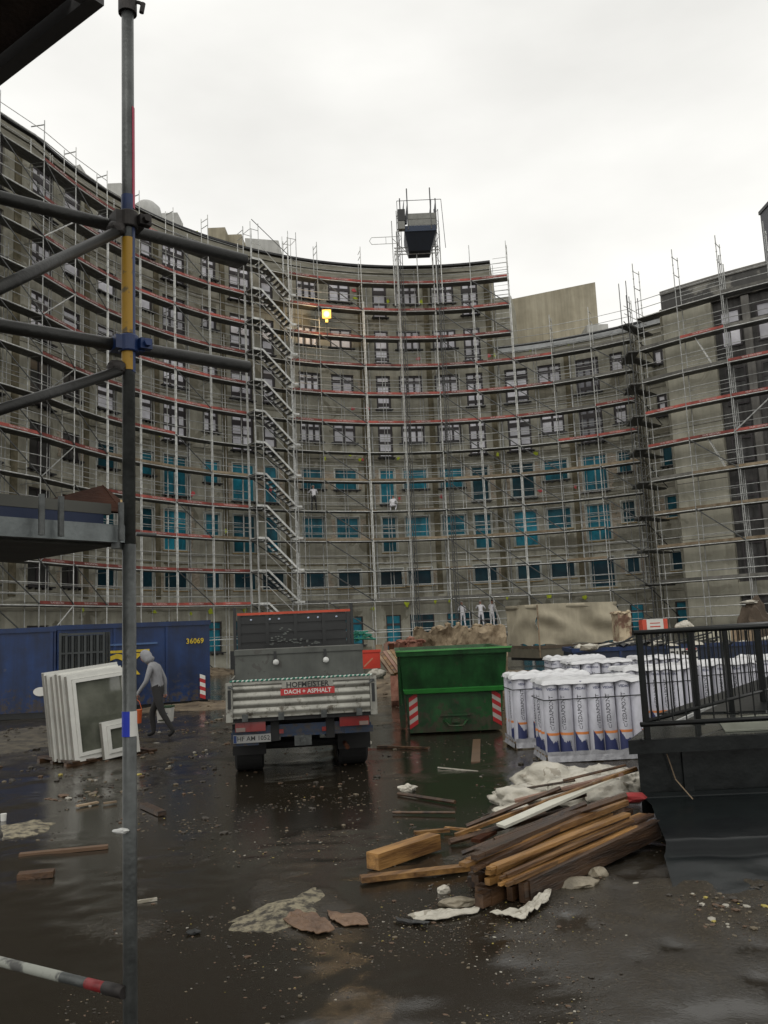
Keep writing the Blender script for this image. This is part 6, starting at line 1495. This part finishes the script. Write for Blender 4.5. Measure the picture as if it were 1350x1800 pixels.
tag(MB().rock(atz(340, 1638, .012), .05, .03, .018, 8, .3, 2).build('dark_stone', black_p), 'small black lump in the foreground puddle', 'stone')
tag(MB().rock(atz(716, 1386, .04), .10, .06, .05, 8, .5, 3).build('crumpled_packaging', bag_m), 'crumpled white packaging on the wet ground in front of the truck and skip', 'packaging')
tag(MB().rock(atz(649, 1306, .03), .05, .04, .035, 3, .3, 2).build('crumpled_paper', bag_m), 'small white crumpled paper right of the truck wheel', 'paper')
tag(MB().lathe([(.03, 0), (.035, .08)], c=atz(6, 1443, .0), n=12).build('cup', white_p), 'small white cup standing at the left edge', 'cup')
# pale sand spill wedge
def sand(pts, label, seed, h=.018):
    P = [atz(x, y, 0) for x, y in pts]; c_ = sum(P, V((0, 0, 0)))/len(P); mb = MB(); R_ = 12; n = len(P)
    fine = []
    for i in range(n):
        for q in range(8): fine.append(P[i].lerp(P[(i+1) % n], q/8))
    N_ = len(fine)
    for r in range(R_+1):
        for i in range(N_):
            f = r/R_; p = c_.lerp(fine[i], f*(1+.30*N.noise(fine[i]*5)+.12*N.noise(fine[i]*17))); g_ = ground_h(p.x, p.y)
            mb.v.append((p.x, p.y, g_+h*(1-f*f)+.006*N.noise(V((p.x*14, p.y*14, seed)))-(.012 if r == R_ else 0)))
    for r in range(R_):
        for i in range(N_): j = (i+1) % N_; mb.f.append((r*N_+i, r*N_+j, (r+1)*N_+j, (r+1)*N_+i)); mb.m.append(0)
    return tag(mb.build('sand_spill', mat('pale_sand', (.035, .028, .018), .6, col2=(.27, .235, .155), scale=13, thr=(.40, .56), bump=1., bscale=70), smooth=True), label, 'sand')
sand([(380, 1626), (470, 1596), (540, 1585), (560, 1560), (575, 1575), (552, 1612), (500, 1640), (430, 1638)], 'pale wet sand spill pointing left in the foreground', 3)
sand([(0, 1452), (60, 1440), (95, 1447), (85, 1462), (30, 1476), (0, 1478)], 'pale sand patch at the left edge', 5, .03)
sand([(905, 1400), (870, 1400), (885, 1385), (925, 1378)], 'small pale sand patch at the left foot of the bag heap', 7, .03)

# ------------------------------------------------------------------ stacked old window sashes
ua = RD(46); U_ = V((cos(ua), sin(ua), 0)); Nn = V((-sin(ua), cos(ua), 0)); base = atz(132, 1348, 0)
def sash(label, off, W, H, sub=True, shift=0.):
    th = thing('window_sash', label, 'window frame', base+Nn*off+U_*shift+V((0, 0, .06)), ua, 'stack of old white window frames')
    th.rotation_euler = (RD(-4), RD(-4.5), ua); t_ = .075; D_ = .085
    mb = MB(); mb.box(0, t_, 0, D_, 0, H); mb.box(W-t_, W, 0, D_, 0, H); mb.box(t_, W-t_, 0, D_, 0, t_); mb.box(t_, W-t_, 0, D_, H-t_, H); mb.build('outer_frame', upvc, th)
    MB().box(-.004, -.0005, .004, D_-.004, .01, H-.01).build('side_sheet', upvc_sh, th)  # thin darker grey sheet over the left side of the frame
    if sub:
        s1 = t_+.004; mb = MB(); mb.box(s1, s1+.055, -.02, .05, s1, H-s1); mb.box(W-s1-.055, W-s1, -.02, .05, s1, H-s1); mb.box(s1+.055, W-s1-.055, -.02, .05, s1, s1+.055); mb.box(s1+.055, W-s1-.055, -.02, .05, H-s1-.055, H-s1); mb.build('inner_frame', upvc, th)
    MB().box(t_+.05, W-t_-.05, .03, .04, t_+.05, H-t_-.05).build('glass', glass_m, th)
    return th
sl_ = ['nearest white window frame of the stack with large grey glass', 'second white window frame behind the nearest', 'third white window frame in the leaning stack', 'fourth white window frame in the leaning stack', 'fifth white window frame in the leaning stack']
for i, lb in enumerate(sl_): sash(lb, i*.11+(.03 if i in (1, 4) else 0), 1.10-.02*(i % 2), 1.40+.02*(i % 3), i == 0, -.03*i)
sash('rearmost and leftmost white window frame, standing open', .80, 1.36, 1.45, False, -.02)
# small sash leaning in front
sm = sash('small white casement leaning against the nearest large window frame', -.14, .64, .60, True, .45)
PL = thing('dark_pallet', 'dark wooden pallet under the white window frames', 'pallet', base+V((-.1, -.1, .0)), ua); mb = MB()
for i in range(6): mb.box(.05+i*.28, .18+i*.28, -.1, 1.2, .07, .10)
mb.build('slats', wood_dark, PL); mb = MB()
for y in (0, .5, 1.0): mb.box(0, 1.6, y, y+.1, 0, .068)
mb.build('bearer', wood_dark, PL)
tag(MB().path([atz(200, 1188, 1.4)+V((0, 0, 0)), atz(200, 1188, 1.4)+V((.2, 0, .01))], .01, 5).build('pale_lath', bag_m), 'thin pale lath on top of the window frame stack', 'lath') if False else None
# barrier grilles in front of the container
fl = aty(103, 1190, 20.0); FB = thing('barrier_grille', 'dark steel barrier grilles stacked upright before the blue container', 'barrier', (fl.x, 20.0, 0), RD(6)); WF = 74*20/F_PX
gm = mat('dark_grille_steel', (.045, .05, .05), .4, metal=.4)
for lay in range(3):
    y = lay*.09; x_ = lay*.04
    mb = MB(); mb.box(x_, x_+.06, y, y+.04, .05, 2.22); mb.box(x_+WF, x_+WF+.05, y, y+.04, .05, 2.2); mb.box(x_+.06, x_+WF, y, y+.04, 2.15, 2.2); mb.box(x_+.06, x_+WF, y, y+.04, 1.72, 1.76); mb.box(x_+.06, x_+WF, y, y+.04, .1, .15); mb.build('frame', gm, FB)
    for i in range(6): q = x_+.14+i*(WF-.14)/6; MB().box(q, q+.055, y+.005, y+.035, .16, 2.14).build('bar', gm, FB)

# ------------------------------------------------------------------ litter and grit (uncountable)
random.seed(77); mats_l = [mat('grit_dark', (.035, .028, .02), .6), mat('grit_tan', (.13, .105, .07), .8), mat('grit_pale', (.33, .31, .26), .6), mat('leaf_yellow', (.33, .27, .06), .6), mat('grit_brown', (.10, .06, .035), .7)]
mb = MB(); vs1, fs1 = ico(1)
def litter(n, xr, yr, smin, smax, wts, cl=None):
    for i in range(n):
        y = yr[0]+(yr[1]-yr[0])*random.random()**1.3; x = random.uniform(*xr)*(y/yr[1]*.75+.25 if cl is None else 1)
        d_ = N.noise(V((x*.9, y*.9, 50)))+.6*N.noise(V((x*2.7, y*2.7, 51)))
        if d_ < random.uniform(-.25, .45): continue
        s_ = random.uniform(smin, smax)*(1 if random.random() < .93 else 2.0); g_ = ground_h(x, y); a_ = random.uniform(0, pi); k = len(mb.v); mi = random.choices(range(5), wts)[0]
        fl_ = random.uniform(.15, .55); el = random.uniform(.6, 1.8)
        for p in vs1:
            px, py = p[0]*s_*el, p[1]*s_; mb.v.append((x+px*cos(a_)-py*sin(a_), y+px*sin(a_)+py*cos(a_), g_+s_*fl_*.4+p[2]*s_*fl_))
        for f in fs1: mb.f.append(tuple(k+q for q in f)); mb.m.append(mi)
litter(7000, (-3.2, 3.6), (4.0, 11), .003, .010, (6, 2.6, .45, .15, 3)); litter(4200, (-8, 5), (9, 24), .006, .022, (7, 2.4, .4, .1, 3))
litter(5000, (-2.9, 3.2), (4.0, 9), .0015, .005, (5, 3, 1.2, .5, 3)); litter(1200, (-9.5, -2.6), (11, 21), .015, .05, (6, 3, .6, .2, 3), 1); litter(7000, (-.2, 2.6), (4.0, 7.0), .0015, .006, (5, 3, 1.5, .3, 3), 1); litter(900, (1.2, 3.2), (5.0, 7.2), .006, .024, (4, 4, 1.2, .4, 2), 1)
o = mb.build('ground_litter', mats_l); tag(o, 'grit, chips and small scraps scattered over the wet ground', 'litter', kind='stuff')
